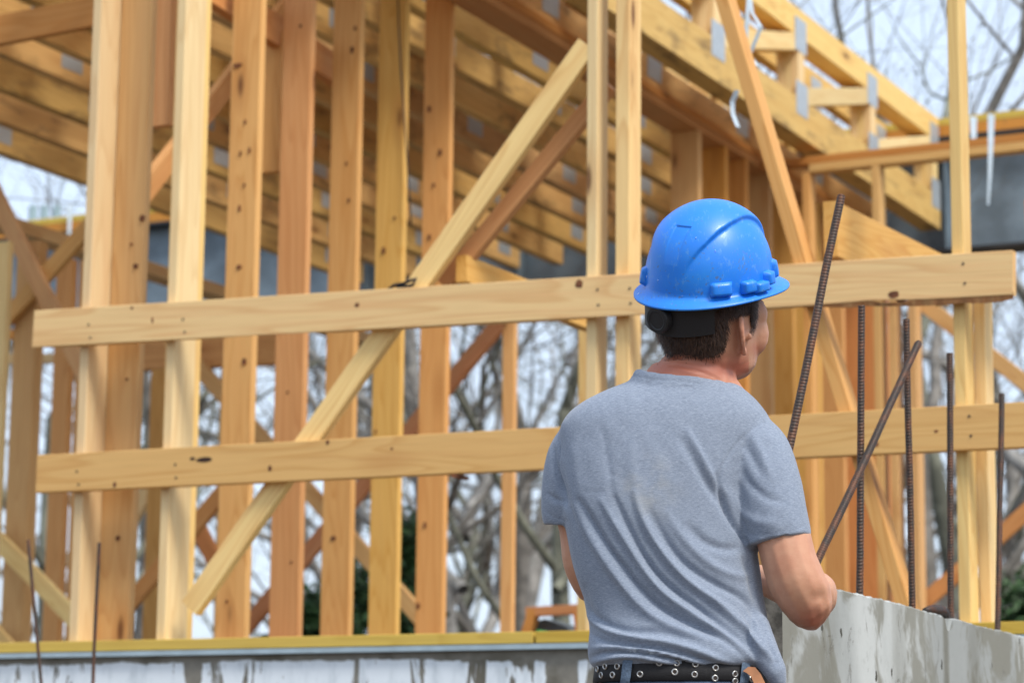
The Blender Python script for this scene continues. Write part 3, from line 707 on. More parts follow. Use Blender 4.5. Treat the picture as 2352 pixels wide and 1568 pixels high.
tl = [  # px, distance, variant, rz, scale, label
 (1062, 26, 2, .3, .95, 'bare tree with a thick grey trunk left of the thin lone stud'),
 (1275, 21, 1, 1.9, 1.05, 'mossy bare tree seen between the thin lone stud and the elbow of the man'),
 (1180, 27, 0, 4.2, 1.0, 'dark bare tree with a leaning limb in the open gap behind the thin lone stud'),
 (100, 23, 1, 2.2, 1.1, 'dark mossy trunk seen between the two brown studs at the left edge'),
 (335, 26, 0, 5.0, 1.0, 'bare tree showing between the two pale left studs'),
 (2140, 20, 0, .9, 1.0, 'dark bare tree just left of the tall lone stud at the right'),
 (2300, 23, 1, 3.6, 1.25, 'crooked mossy tree at the right edge between the rails'),
 (2420, 30, 2, 1.1, 1.25, 'tall bare tree whose branches fill the sky at the top right corner'),
 (740, 28, 3, 2.9, 1.25, 'slim bare tree behind the middle of the receding studs'),
 (935, 25, 0, 3.3, .9, 'dark bare tree against the last two studs of the row'),
]
sh = 'distant bare tree in the grey tangle of branches beyond the building'
for i, (px, Y) in enumerate(((-40, 40), (600, 46), (1120, 40), (1400, 46), (2060, 44), (2230, 36), (2460, 44), (2120, 34), (2340, 32), (1000, 38), (780, 40))):
    tl.append((px, Y, i % 4, i*1.37, 1.05+.3*((i*7) % 5)/5, sh))
for (px, Y, k, rz, sc, lb) in tl:
    d, bk, H = VT[k]; p = at(px, 1500, Y)
    r = tree_obj('bare_tree', d, (p.x, p.y, 0), rz, sc, bk, lb, 'tree', G_T2, M['bud'])
    if VT[k][0][1] is not None: VT[k][0] = r
# evergreens
def evergreen(px, Y, H, Rr, label, seed, n=5000, sz=.05):
    R = random.Random(seed); p = at(px, 1500, Y)
    o = empty('evergreen_tree', (p.x, p.y, 0), label, 'tree', 'evergreens beyond the building')
    P = [Vector((0, 0, 0)), Vector((.03, 0, H*.5)), Vector((0, .04, H))]; vs, fs = tube(P, [.09, .06, .01], 8); mesh_obj('trunk', vs, fs, M['bark'], None, smooth=True).parent = o
    vs = []; fs = []; br = []
    for i in range(130):
        z = H*(.08+.9*R.random()**1.1); a = R.uniform(0, 6.283); L = Rr*(1-z/H)**.7*R.uniform(.5, 1.1)
        br.append((Vector((0, 0, z)), Vector((math.cos(a)*L, math.sin(a)*L, z-.12*L+R.uniform(-.1, .2)))))
    for i in range(n):
        a_, b_ = R.choice(br); t = R.random()**.6; c = a_.lerp(b_, t)+Vector((R.gauss(0, .09), R.gauss(0, .09), R.gauss(0, .06)))
        e1 = Vector((R.gauss(0, 1), R.gauss(0, 1), R.gauss(0, .6))).normalized()*sz*R.uniform(.6, 1.5); e2 = e1.cross(Vector((R.gauss(0, 1), R.gauss(0, 1), R.gauss(0, 1)))).normalized()*sz*.4
        k = len(vs); vs += [c-e1, c-e2, c+e1, c+e2]; fs.append((k, k+1, k+2, k+3))
    mesh_obj('crown', vs, fs, M['needle']).parent = o
evergreen(712, 17, 2.0, .42, 'small green evergreen low behind the studs, left of the knotty tan stud foot', 3)
evergreen(806, 18, 2.2, .36, 'green evergreen low between the studs left of the yellow one', 4)
evergreen(925, 19, 2.7, .4, 'green evergreen low beside the last reddish stud', 5)
evergreen(1075, 22, 1.75, .45, 'low green shrub just above the sill under the open gap', 8, 4000)
evergreen(2360, 20, 2.3, .9, 'green evergreen low at the right edge behind the concrete wall', 6)
evergreen(2250, 24, 1.95, .6, 'dark green shrub low behind the tall lone stud', 9, 4000)
# ---------------------------------------------------------------- the man, seen from behind
YM = 4.64
G1 = FPX/YM                                            # picture units per metre at the man
def pp(px, py, dy=0.0): return at(px, py, YM+dy)
def lathe(rings, n=28, capends=True):
    """rings: list of (centre Vector, xaxis Vector*halfwidth, yaxis Vector*halfdepth[, exponent])"""
    vs = []; fs = []
    for r in rings:
        c, X, Y = r[:3]; e = r[3] if len(r) > 3 else 2.2
        for k in range(n):
            a = 2*math.pi*k/n; ca, sa = math.cos(a), math.sin(a)
            vs.append(c + X*(math.copysign(abs(ca)**(2/e), ca)) + Y*(math.copysign(abs(sa)**(2/e), sa)))
    for i in range(len(rings)-1):
        for k in range(n):
            a = i*n+k; b_ = i*n+(k+1) % n; fs.append((a, b_, b_+n, a+n))
    if capends:
        fs.append(tuple(reversed(range(n)))); fs.append(tuple(range((len(rings)-1)*n, len(rings)*n)))
    return vs, fs
def limb(pts, n=14):
    """pts: (Vector, radius) - smooth tapered tube with rounded ends"""
    P = [p for p, r in pts]; r = [q for p, q in pts]
    d0 = (P[0]-P[1]).normalized(); d1 = (P[-1]-P[-2]).normalized()
    PP = [P[0]+d0*r[0]*.85, P[0]+d0*r[0]*.55]+P+[P[-1]+d1*r[-1]*.55, P[-1]+d1*r[-1]*.85]
    rr = [r[0]*.35, r[0]*.8]+r+[r[-1]*.8, r[-1]*.35]
    return tube(PP, rr, n)
def spline(pts, m=5):
    out = []
    for i in range(len(pts)-1):
        p = [pts[max(i-1, 0)], pts[i], pts[i+1], pts[min(i+2, len(pts)-1)]]
        for j in range(m):
            t = j/m; f = lambda a, b, c, d: .5*((2*b)+(-a+c)*t+(2*a-5*b+4*c-d)*t*t+(-a+3*b-3*c+d)*t*t*t)
            out.append(tuple(f(p[0][k], p[1][k], p[2][k], p[3][k]) for k in range(len(pts[0]))))
    out.append(tuple(pts[-1])); return out
def ellipsoid(c, X, Y, Z, n=16):
    rings = []
    for i in range(1, n):
        a = math.pi*i/n; rings.append((c-Z*math.cos(a), X*math.sin(a), Y*math.sin(a), 2))
    return lathe(rings, n*2)
class Bag:
    def __init__(s): s.v = []; s.f = []
    def add(s, vf):
        k = len(s.v); s.v.extend(vf[0]); s.f.extend([tuple(i+k for i in f) for f in vf[1]])
def fuse(bag, voxel, smooth_it=4, fac=.5):
    """voxel union of overlapping closed pieces into one continuous skin, returned as numpy"""
    me = bpy.data.meshes.new('tmp'); me.from_pydata([tuple(v) for v in bag.v], [], bag.f)
    bm = bmesh.new(); bm.from_mesh(me); bmesh.ops.recalc_face_normals(bm, faces=bm.faces); bm.to_mesh(me); bm.free()
    o = bpy.data.objects.new('tmp', me); C.objects.link(o)
    md = o.modifiers.new('r', 'REMESH'); md.mode = 'VOXEL'; md.voxel_size = voxel; md.use_smooth_shade = True
    ms = o.modifiers.new('s', 'SMOOTH'); ms.factor = fac; ms.iterations = smooth_it
    dg = bpy.context.evaluated_depsgraph_get(); ev = o.evaluated_get(dg); m2 = bpy.data.meshes.new_from_object(ev)
    bpy.data.objects.remove(o); bpy.data.meshes.remove(me)
    m2.polygons.foreach_set('use_smooth', [True]*len(m2.polygons))
    return m2
def co_of(me):
    a = np.empty(len(me.vertices)*3); me.vertices.foreach_get('co', a); return a.reshape(-1, 3)
def no_of(me):
    a = np.empty(len(me.vertices)*3); me.vertices.foreach_get('normal', a); return a.reshape(-1, 3)
def project(P):
    q = P-np.array(CAM); d = q@np.array(F); return CX+FPX*(q@np.array(RT))/d, CY-FPX*(q@np.array(UP))/d, d
FOOT = at(1530, 1568, YM); FOOT.z = 0
man = empty('person', (FOOT.x, FOOT.y, 0), 'man in a grey T-shirt and blue hard hat standing with his back to the camera', 'person')
# ---- head frame
hc = pp(1635, 742, .03)
hup = Vector((-.05, -.30, 1)).normalized(); yaw = rad(41)
hf = Vector((math.sin(yaw), math.cos(yaw), 0)); hf = (hf-hup*hf.dot(hup)).normalized(); hr = hf.cross(hup).normalized()
HS = 1.08
def H(x, y, z): return hc+(hr*x+hf*y+hup*z)*HS
body = Bag()
rings = []
for z, hw, yf, yb, e in ((.112, .028, .03, -.04, 2), (.104, .050, .058, -.068, 2), (.085, .064, .078, -.088, 2.1), (.055, .073, .088, -.098, 2.2), (.02, .077, .090, -.102, 2.2), (-.01, .0755, .088, -.100, 2.2),
                         (-.04, .0725, .087, -.092, 2.2), (-.062, .068, .086, -.078, 2.2), (-.079, .060, .084, -.058, 2.2), (-.091, .048, .080, -.035, 2.1), (-.100, .033, .073, .0, 2), (-.105, .016, .062, .03, 2)):
    rings.append((H(0, (yf+yb)/2, z), hr*hw*HS, hf*(yf-yb)/2*HS, e))
body.add(lathe(rings, 36))
# cheek, jaw corner, brow, nose, lips, chin
for (x, y, z, a, b_, c) in ((.047, .056, -.022, .026, .030, .040), (-.047, .056, -.022, .026, .030, .040), (.047, .020, -.068, .020, .034, .022), (-.047, .020, -.068, .020, .034, .022), (.052, .056, .012, .020, .026, .026), (-.052, .056, .012, .020, .026, .026),
                           (0, .088, .028, .050, .012, .012), (0, .078, -.090, .022, .016, .016), (0, .088, -.058, .022, .008, .006), (0, .086, -.068, .020, .008, .006)):
    body.add(ellipsoid(H(x, y, z), hr*a*HS, hf*b_*HS, hup*c*HS, 8))
body.add(limb([(H(0, .092, .020), .008), (H(0, .104, -.012), .009), (H(0, .110, -.030), .011)]))
body.add(ellipsoid(H(.013, .098, -.036), hr*.009, hf*.011, hup*.008, 6)); body.add(ellipsoid(H(-.013, .098, -.036), hr*.009, hf*.011, hup*.008, 6))
# ears
for s in (1, -1):
    eo = H(.0765*s, -.016, -.016); ex = (hr*s*.62-hf*.78).normalized()      # outward-back direction of the flap
    ez = (hup-hf*.12).normalized(); en = ex.cross(ez)
    P = []
    for i in range(15):
        a = rad(-62+i*262/14)                       # front lower root, round the back
        a = rad(205-i*285/14)
        P.append((eo+ex*(.012+.0155*math.cos(a))+ez*(.004+.030*math.sin(a)) , .0052+.0010*math.sin(a)))
    body.add(tube([p for p, r in P], [r for p, r in P], 8))
    body.add(ellipsoid(eo+ex*.006+ez*.002, ex*.019, en*.0036, ez*.026, 8))
    body.add(ellipsoid(eo+ex*.008-ez*.029, ex*.0100, en*.0062, ez*.0105, 8))                 # lobe
    body.add(ellipsoid(eo+hf*.017+hr*s*.004-ez*.004, hr*.0055, hf*.0055, ez*.008, 6))          # tragus
# neck, shoulders and trunk (under the shirt the trunk is kept well inside it)
body.add(lathe([(H(0, -.012, -.03), hr*.058, hf*.070, 2), (H(0, -.016, -.07), hr*.062, hf*.070, 2), (pp(1592, 838, .035), RT*.078, Vector((0, .068, 0)), 2.1), (pp(1580, 870, .03), RT*.090, Vector((0, .072, 0)), 2.1),
                (pp(1562, 905, .03), RT*.125, Vector((0, .072, 0)), 2.2), (pp(1545, 950, .03), RT*.150, Vector((0, .078, 0)), 2.2), (pp(1530, 1050, .03), RT*.145, Vector((0, .09, 0)), 2.2),
                (pp(1515, 1250, .03), RT*.135, Vector((0, .09, 0)), 2.2), (pp(1545, 1450, .03), RT*.14, Vector((0, .09, 0)), 2.2), (pp(1565, 1600, .03), RT*.15, Vector((0, .095, 0)), 2.2), (pp(1565, 1690, .03), RT*.155, Vector((0, .1, 0)), 2.2)], 32))
for s in (-1, 1): body.add(limb([(H(s*.045, -.035, -.055), .022), (pp(1592+s*52, 862, .03), .034)]))
# arms
sc_ = YM/4.62
aR = [(1728, 1045, .025, .036), (1768, 1130, -.01, .047), (1797, 1225, -.03, .0505), (1812, 1285, -.035, .051), (1830, 1335, -.03, .0525), (1851, 1380, -.012, .0465), (1857, 1399, .02, .0385)]
aR = spline(aR, 4); body.add(limb([(pp(a, b_, c), d) for a, b_, c, d in aR]))
fR = [(1863, 1352, -.0, .036), (1867, 1362, .03, .044), (1858, 1368, .09, .043), (1810, 1350, .17, .036), (1750, 1330, .25, .028), (1716, 1322, .30, .024)]
fR = spline(fR, 4); body.add(limb([(pp(a, b_, c), d) for a, b_, c, d in fR]))
aL = [(1345, 1050, .05, .036), (1322, 1120, .06, .046), (1334, 1215, .07, .041), (1342, 1290, .075, .040), (1357, 1340, .09, .0345)]
aL = spline(aL, 4); body.add(limb([(pp(a, b_, c), d) for a, b_, c, d in aL]))
fL = [(1358, 1342, .10, .034), (1380, 1345, .16, .036), (1440, 1335, .25, .031), (1500, 1325, .31, .024)]
fL = spline(fL, 4); body.add(limb([(pp(a, b_, c), d) for a, b_, c, d in fL]))
# hands folded in front of the belly: palms, five curled fingers each
def hand(wrist, along_, palm_n, side):
    a = along_.normalized(); n_ = (palm_n-a*palm_n.dot(a)).normalized(); t = a.cross(n_)*side
    body.add(ellipsoid(wrist+a*.048, a*.052, t*.042, n_*.016, 8))
    for i, (off, L) in enumerate(((.030, .070), (.011, .078), (-.009, .073), (-.028, .058))):
        b0 = wrist+a*.088+t*off; p1 = b0+a*L*.42+n_*.006; p2 = p1+a*L*.22+n_*L*.28; p3 = p2-a*L*.05+n_*L*.30
        body.add(limb([(b0-a*.015, .0095), (p1, .009), (p2, .0082), (p3, .0070)], 8))
    b0 = wrist+a*.025+t*.036; body.add(limb([(b0, .012), (b0+t*.022+a*.022+n_*.008, .0105), (b0+t*.020+a*.048+n_*.020, .0085)], 8))
wR = pp(1716, 1322, .30); wL = pp(1500, 1325, .31)
hand(wR, Vector((-1, .25, .0)), Vector((0, -1, -.2)), 1); hand(wL, Vector((1, .30, .02)), Vector((0, -1, -.2)), -1)
bme = fuse(body, .0036, 3, .5)
skin, t, b = mat('skin', .5, .4); nb = NB(t)
vc = nb.n('ShaderNodeAttribute'); vc.attribute_name = 'flush'
v = obj_coord(nb, False); f1 = nb.noise(v, 18, 4, .6); f2 = nb.noise(v, 240, 3, .6)
col = nb.mix(nb.step(f1, .35, .7), (.56, .30, .19), (.49, .235, .145))
col = nb.mix(vc.outputs['Fac'], col, (.40, .105, .065))
st_ = nb.n('ShaderNodeAttribute'); st_.attribute_name = 'stubble'
col = nb.mix(nb.math('MULTIPLY', st_.outputs['Fac'], nb.math('MULTIPLY_ADD', nb.step(f2, .4, .6), .30, .18)), col, (.20, .11, .08))
vo = nb.n('ShaderNodeTexVoronoi'); vo.inputs['Scale'].default_value = 34; nb.l(v, vo.inputs['Vector'])
mole = nb.math('SUBTRACT', 1, nb.step(vo.outputs['Distance'], .03, .06)); col = nb.mix(nb.math('MULTIPLY', mole, .5), col, (.16, .05, .03))
nb.l(col, b.inputs['Base Color'])
b.inputs['Subsurface Weight'].default_value = .12; b.inputs['Subsurface Radius'].default_value = (.012, .005, .003); b.inputs['Subsurface Scale'].default_value = 1
nb.bump(nb.math('ADD', nb.math('MULTIPLY', f2, .5), nb.noise(nb.mapv(v, (60, 60, 120)), 1, 3)), .25, .0015, b)
bme.materials.clear(); bme.materials.append(skin)
# neck creases + colouring
P = co_of(bme); N = no_of(bme); px, py, dd = project(P)
def polydist(px, py, line):
    best = np.full(px.shape, 1e9); par = np.zeros(px.shape); sgn = np.zeros(px.shape); L = [0]
    for i in range(len(line)-1): L.append(L[-1]+math.hypot(line[i+1][0]-line[i][0], line[i+1][1]-line[i][1]))
    for i in range(len(line)-1):
        ax, ay = line[i]; bx, by = line[i+1]; dx, dy = bx-ax, by-ay; l2 = dx*dx+dy*dy
        t = np.clip(((px-ax)*dx+(py-ay)*dy)/l2, 0, 1); qx = px-ax-t*dx; qy = py-ay-t*dy; d = np.hypot(qx, qy)
        m = d < best; best = np.where(m, d, best); par = np.where(m, (L[i]+t*math.sqrt(l2))/L[-1], par); sgn = np.where(m, np.sign(dx*qy-dy*qx), sgn)
    return best, par, sgn
vis = N@np.array(F) < .15
disp = np.zeros(len(P))
for ln, a_, w_ in (([(1522, 836), (1560, 840), (1600, 850), (1640, 866), (1662, 885)], -.0026, 3.2), ([(1545, 828), (1580, 831), (1612, 839)], -.0018, 3), ([(1600, 856), (1640, 880), (1660, 900)], -.0016, 3), ([(1660, 832), (1668, 860), (1664, 900)], .002, 6),
                   ([(1530, 846), (1570, 850), (1606, 860)], .0018, 5)):
    d, s_, _ = polydist(px, py, spline(ln, 4)); disp += a_*np.exp(-(d/w_)**2)*np.sin(np.pi*np.clip(s_*.9+.05, 0, 1))*vis
# crease in the crook of the elbow, bony tip
for (cx_, cy_, r_, a_) in ((1868, 1436, 16, .004), (1898, 1345, 22, .0035), (1880, 1372, 16, -.0035), (1905, 1388, 26, .003)):
    d = np.hypot(px-cx_, py-cy_); disp += a_*np.exp(-(d/r_)**2)*vis
P2 = P+N*disp[:, None]; bme.vertices.foreach_set('co', P2.ravel())
fl = np.clip(np.exp(-((py-846)/34)**2)*(px > 1440)*(px < 1720)*.75 + .7*np.exp(-(((px-1868)/38)**2+((py-1425)/34)**2)) + .35*np.exp(-(((px-1702)/14)**2+((py-765)/40)**2)) + .5*np.exp(-(((px-1738)/16)**2+((py-800)/14)**2)), 0, 1)
Hm = np.array([tuple(hr), tuple(hf), tuple(hup)]); loc = (P-np.array(hc))@Hm.T/HS
stb = np.clip((loc[:, 1]-.0)/.03, 0, 1)*np.clip((-.045-loc[:, 2])/.03, 0, 1)*(loc[:, 2] > -.16)
for nm, arr in (('flush', fl), ('stubble', stb)):
    at_ = bme.attributes.new(nm, 'FLOAT', 'POINT'); at_.data.foreach_set('value', arr.astype(np.float32))
bme.update()
bo = bpy.data.objects.new('body', bme); link(bo, man)
for s in (-1, 1):
    vs, fs = ellipsoid(H(s*.030, .0775, .005), hr*.0115, hf*.0125, hup*.0085, 8); e_ = mesh_obj('eye', vs, fs, simple('eye_white', (.55, .5, .46), .2), man, smooth=True)
    vs, fs = ellipsoid(H(s*.030, .0880, .005), hr*.0052, hf*.0040, hup*.0052, 6); mesh_obj('iris', vs, fs, simple('brown_iris', (.03, .018, .01), .2), e_, smooth=True)
# ---- hair: shell over the skull + short strands
hm, t, b = mat('brown_hair', .55, .35); nb = NB(t); v = obj_coord(nb, False)
f = nb.noise(nb.mapv(v, (330, 330, 45)), 1, 3, .6)
nb.l(nb.mix(nb.step(f, .35, .7), (.024, .011, .006), (.105, .05, .026)), b.inputs['Base Color']); nb.bump(f, .8, .003, b)
bm = bmesh.new(); bm.from_mesh(bme); bm.verts.ensure_lookup_table()
def hairline(x, y):
    """height of the hair edge in head units for a point on the skull (x side, y front)"""
    ang = math.degrees(math.atan2(abs(x), -y))            # 0 at nape, 90 at ear, 180 at brow
    for (a0, z0), (a1, z1) in zip(HL[:-1], HL[1:]):
        if a0 <= ang <= a1: return z0+(z1-z0)*(ang-a0)/(a1-a0)
    return .07
HL = [(0, -.044), (22, -.050), (38, -.050), (52, -.040), (62, -.020), (72, .002), (82, .016), (93, .016), (98, -.010), (108, -.014), (114, .02), (135, .055), (181, .068)]
lp = (np.array([tuple(v.co) for v in bm.verts])-np.array(hc))@Hm.T/HS
keep = []
for i, v in enumerate(bm.verts):
    x, y, z = lp[i]
    hl = hairline(x, y)+.006*mnoise.noise(Vector((x*90, y*90, 2)))
    inear = abs(x) > .0815 or (abs(x) > .066 and -.050 < y < .006 and z < .016)
    keep.append(z > hl and z < .14 and abs(x) < .1 and -.13 < y < .12 and not inear)
hv = []; hfc = []; idx = {}
for f_ in bm.faces:
    if all(keep[v.index] for v in f_.verts):
        q = []
        for v in f_.verts:
            if v.index not in idx:
                x, y, z = lp[v.index]; e = max(0, min(1, (z-hairline(x, y))/.05)); th = .0008+.0065*e
                if z > .05: th = .004
                if y > .0: th = min(th, .002)
                idx[v.index] = len(hv); hv.append(v.co+v.normal*(th+.0012*mnoise.noise(v.co*160)))
            q.append(idx[v.index])
        hfc.append(tuple(q))
R = random.Random(4)
cand = [v for v in bm.verts if -.14 < lp[v.index][2] < .06 and abs(lp[v.index][0]) < .1 and lp[v.index][1] < .09]
for k in range(36000):
    v = R.choice(cand); x, y, z = lp[v.index]; hl = hairline(x, y); e = (z-hl)/.05
    if abs(x) > .0815 or (abs(x) > .064 and -.050 < y < .008 and z < .018): continue
    if e < -.22 or (e < 0 and R.random() > math.exp(e*11)*.4): continue
    if z < -.11 and y > -.02: continue
    e = max(0, min(1, e)); n_ = v.normal; L = .006+.012*e
    d = (-hup*1.0+hf*.12*(1 if y < 0 else -.3)+n_*(.28+.25*R.random())+hr*R.gauss(0, .22)+hf*R.gauss(0, .16)).normalized()
    base = v.co+n_*(.0012+.0085*e*R.uniform(.55, 1.05))+Vector((R.gauss(0, .001),)*3); s_ = d.cross(n_).normalized()*.00055
    i = len(hv); hv += [base-s_, base+s_, base+d*L]; hfc.append((i, i+1, i+2))
bm.free()
ho = mesh_obj('hair', hv, hfc, hm, man, smooth=True); tag(ho, 'short brown hair cropped at the nape')
# ---------------------------------------------------------------- T-shirt
sh_ = Bag()
tor = [(868, 1476, 1648, .055, .03), (882, 1430, 1690, .072, .03), (905, 1372, 1722, .088, .03), (935, 1318, 1752, .101, .03), (975, 1284, 1774, .110, .03), (1030, 1280, 1758, .116, .03), (1090, 1280, 1738, .120, .03), (1160, 1287, 1722, .121, .03),
       (1230, 1300, 1734, .119, .03), (1300, 1315, 1745, .116, .03), (1370, 1338, 1754, .114, .03), (1425, 1352, 1764, .116, .03), (1465, 1352, 1770, .119, .025), (1500, 1350, 1779, .122, .02), (1522, 1356, 1778, .121, .02), (1534, 1368, 1768, .112, .02)]
tor = spline(tor, 3)
sh_.add(lathe([(pp((a+b_)/2, y, c), RT*((b_-a)/2/G1), Vector((0, d, 0)), 2.35) for y, a, b_, d, c in tor], 48))
sR = spline([(1700, 992, .02, .052), (1736, 1038, .005, .0625), (1762, 1110, -.015, .0625), (1780, 1185, -.028, .060), (1791, 1243, -.032, .0595)], 4)
def sleeve(pts, tilt=0):
    P = [pp(a, b_, c) for a, b_, c, d in pts]; r = [d for *_, d in pts]; rg = []
    for i, p in enumerate(P):
        z = (P[min(i+1, len(P)-1)]-P[max(i-1, 0)]).normalized(); x = z.cross(Vector((0, 1, 0))).normalized(); y = z.cross(x)
        rg.append((p, x*r[i], y*r[i]*1.02, 2))
        if i == len(P)-1:
            pass
    return lathe(rg, 32)
sh_.add(sleeve(sR))
sL = spline([(1352, 1000, .04, .048), (1326, 1046, .05, .0550), (1310, 1110, .06, .0535), (1304, 1165, .065, .050), (1306, 1199, .07, .0475)], 4)
sh_.add(sleeve(sL))
# the bunched corner of the hem pulled out at the right hip
sh_.add(limb([(pp(1725, 1440, -.03), .035), (pp(1758, 1500, -.06), .027), (pp(1783, 1545, -.07), .021), (pp(1790, 1566, -.07), .014)]))
# collar rib
cb = [pp(a, b_, c) for a, b_, c in ((1462, 856, .03), (1466, 851, -.015), (1492, 856, -.038), (1540, 863, -.048), (1590, 867, -.048), (1632, 877, -.038), (1662, 898, -.018), (1676, 918, .03), (1660, 925, .09), (1600, 915, .125), (1530, 895, .125), (1475, 870, .09))]
cl_ = spline([tuple(p) for p in cb]+[tuple(cb[0])], 4)
for dz_, gr_ in ((0, 1.0), (-.005, 1.02), (-.010, 1.045), (-.015, 1.075)):
    cc_ = sum((Vector(p) for p in cl_), Vector())/len(cl_)
    sh_.add(tube([cc_+(Vector(p)-cc_)*gr_+Vector((0, 0, dz_)) for p in cl_], [.0048]*len(cl_), 10, cap=False))
for i in range(0, len(cl_)-1, 4): pass
sme = fuse(sh_, .0042, 12, .5)
P = co_of(sme); N = no_of(sme); px, py, dd = project(P)
back = np.clip((-(N@np.array(F))+.25)/.5, 0, 1)
c6 = lambda L: [(1194+x/3.2, 1102.5+y/3.2) for x, y in L]          # two enlargements used for tracing folds
c5 = lambda L: [(1194+x/3.103, 781+y/3.103) for x, y in L]
disp = np.zeros(len(P))
# (line, height m, width units, sharper side: +1/-1/0)
folds = [
 (c6([(440, 150), (500, 250), (620, 450), (760, 640), (900, 810), (1050, 940), (1250, 1050), (1480, 1150), (1640, 1270)]), -.0085, 8, 0),
 (c6([(400, 180), (470, 330), (580, 520), (720, 720), (860, 890), (1000, 1010), (1200, 1110), (1450, 1200)]), .0055, 10, 0),
 (c6([(600, 150), (690, 300), (800, 480), (930, 680), (1060, 830), (1220, 950), (1420, 1090), (1580, 1200), (1780, 1380)]), .0075, 8, 0),
 (c6([(700, 130), (790, 330), (890, 520), (1010, 690), (1150, 820), (1330, 950), (1500, 1080), (1660, 1200)]), -.0075, 7, 0),
 (c6([(840, 90), (890, 250), (980, 430), (1120, 620), (1260, 760), (1420, 880), (1580, 1030), (1740, 1180), (1900, 1350)]), .0085, 8, 0),
 (c6([(960, 240), (1060, 420), (1180, 580), (1330, 700), (1490, 790), (1620, 860), (1720, 960), (1820, 1130)]), -.0065, 9, 0),
 (c6([(1080, 240), (1200, 420), (1330, 560), (1460, 650), (1600, 700), (1700, 690)]), .0045, 11, 0),
 (c6([(1240, 330), (1340, 440), (1480, 500), (1620, 500)]), -.004, 10, 0),
 (c6([(1400, 850), (1560, 960), (1680, 1100), (1780, 1260)]), .0045, 8, 0),
 (c6([(470, 900), (520, 1010), (640, 1100), (850, 1160), (1100, 1200), (1350, 1270), (1600, 1370)]), .0075, 7, 0),
 (c6([(520, 1120), (620, 1180), (800, 1210), (1020, 1235), (1250, 1290), (1500, 1370)]), -.0065, 6, 0),
 (c6([(510, 1230), (620, 1225), (800, 1235), (1000, 1262), (1250, 1320), (1480, 1385)]), .006, 6, 0),
 (c6([(520, 1300), (620, 1268), (780, 1262), (960, 1280), (1180, 1325), (1400, 1385)]), -.0065, 5, 0),
 (c6([(530, 1350), (640, 1310), (800, 1290), (980, 1310), (1200, 1360), (1420, 1400)]), .0065, 6, 0),
 (c6([(480, 780), (520, 960), (640, 1060), (820, 1110), (1050, 1120), (1300, 1180)]), -.004, 9, 0),
 (c6([(1640, 560), (1700, 720), (1740, 900)]), -.005, 9, 0),
 (c6([(1700, 960), (1712, 1050), (1700, 1140)]), -.004, 5, 0),
 (c6([(1830, 1180), (1880, 1330), (1940, 1420)]), -.004, 5, 0),
 (c6([(1890, 1330), (1880, 1400), (1910, 1440)]), -.005, 4, 0),
 (c5([(1190, 640), (1290, 820), (1370, 970), (1450, 1090)]), .0045, 8, 0),
 (c5([(1150, 700), (1260, 900), (1350, 1050), (1440, 1180), (1520, 1330)]), -.0045, 9, 0),
 (c5([(1400, 960), (1440, 1110), (1510, 1270), (1600, 1420), (1640, 1500)]), -.0095, 6, 0),
 (c5([(570, 580), (610, 760), (640, 980), (670, 1150), (740, 1330)]), -.0018, 9, 0),
 (c5([(400, 640), (390, 860), (420, 1060), (480, 1230)]), .0018, 13, 0),
 (c5([(800, 700), (790, 850), (830, 1040), (870, 1200), (960, 1380)]), .0018, 15, 0),
 (c5([(300, 900), (330, 1100), (390, 1300)]), -.003, 9, 0),
 (c5([(620, 940), (690, 970), (740, 1000)]), -.0008, 4, 0),
 (c5([(440, 1085), (540, 1080), (640, 1075)]), -.0006, 4, 0),
 (c5([(1010, 260), (900, 330), (830, 420)]), -.002, 12, 0),
 (c5([(1640, 640), (1700, 760), (1760, 900), (1800, 1000)]), .003, 9, 0),
 (c5([(1600, 720), (1660, 850), (1720, 960)]), -.003, 9, 0),
 (c5([(1560, 880), (1640, 1020), (1760, 1120), (1880, 1150)]), -.003, 10, 0),
 (c5([(1480, 1060), (1560, 1200), (1680, 1290), (1820, 1300)]), .0035, 12, 0),
 (c5([(1560, 1330), (1680, 1390), (1840, 1380), (1960, 1330)]), -.002, 10, 0),
 (c5([(240, 760), (250, 900), (300, 1080), (330, 1200)]), -.006, 6, 0),
 (c5([(200, 1090), (250, 1130), (310, 1150)]), -.003, 6, 0),
]
for ln, a_, w_, _ in folds:
    d, s_, _2 = polydist(px, py, spline(ln, 4)); env = np.sin(np.pi*np.clip(s_*.94+.03, 0, 1))**.6
    disp += 1.4*a_*np.exp(-(d/(w_*.92))**2)*env*np.clip((1528-py)/14, 0, 1)
# small-scale unevenness of thin cloth
for i in range(len(P)):
    q = Vector(P[i]); disp[i] += .0016*mnoise.noise(Vector((q.x*14+q.z*6, q.y*14, q.z*7)))+.0009*mnoise.noise(Vector((q.x*38+q.z*20, q.y*38, q.z*22)))
# seams: shoulder seam, collar seam, hems
for ln, a_, w_ in ((c5([(1750, 580), (1680, 620), (1600, 680), (1530, 760), (1480, 830), (1440, 900), (1418, 990), (1405, 1080)]), -.0026, 2.0), (c5([(1750, 580), (1800, 640), (1850, 740)]), -.0022, 2.0),
                   (c5([(775, 236), (860, 262), (1000, 280), (1150, 292), (1275, 308)]), -.0024, 1.9), (c5([(1640, 1465), (1740, 1455), (1860, 1408), (2030, 1318)]), -.0013, 2.0), (c5([(172, 1205), (240, 1260), (345, 1290)]), -.0013, 2.0),
                   (c5([(283, 760), (272, 900), (290, 1050), (318, 1180)]), -.003, 2.4)):
    d, s_, _2 = polydist(px, py, spline(ln, 4)); disp += a_*np.exp(-(d/w_)**2)
P = P+N*(disp*back)[:, None]; sme.vertices.foreach_set('co', P.ravel()); sme.update()
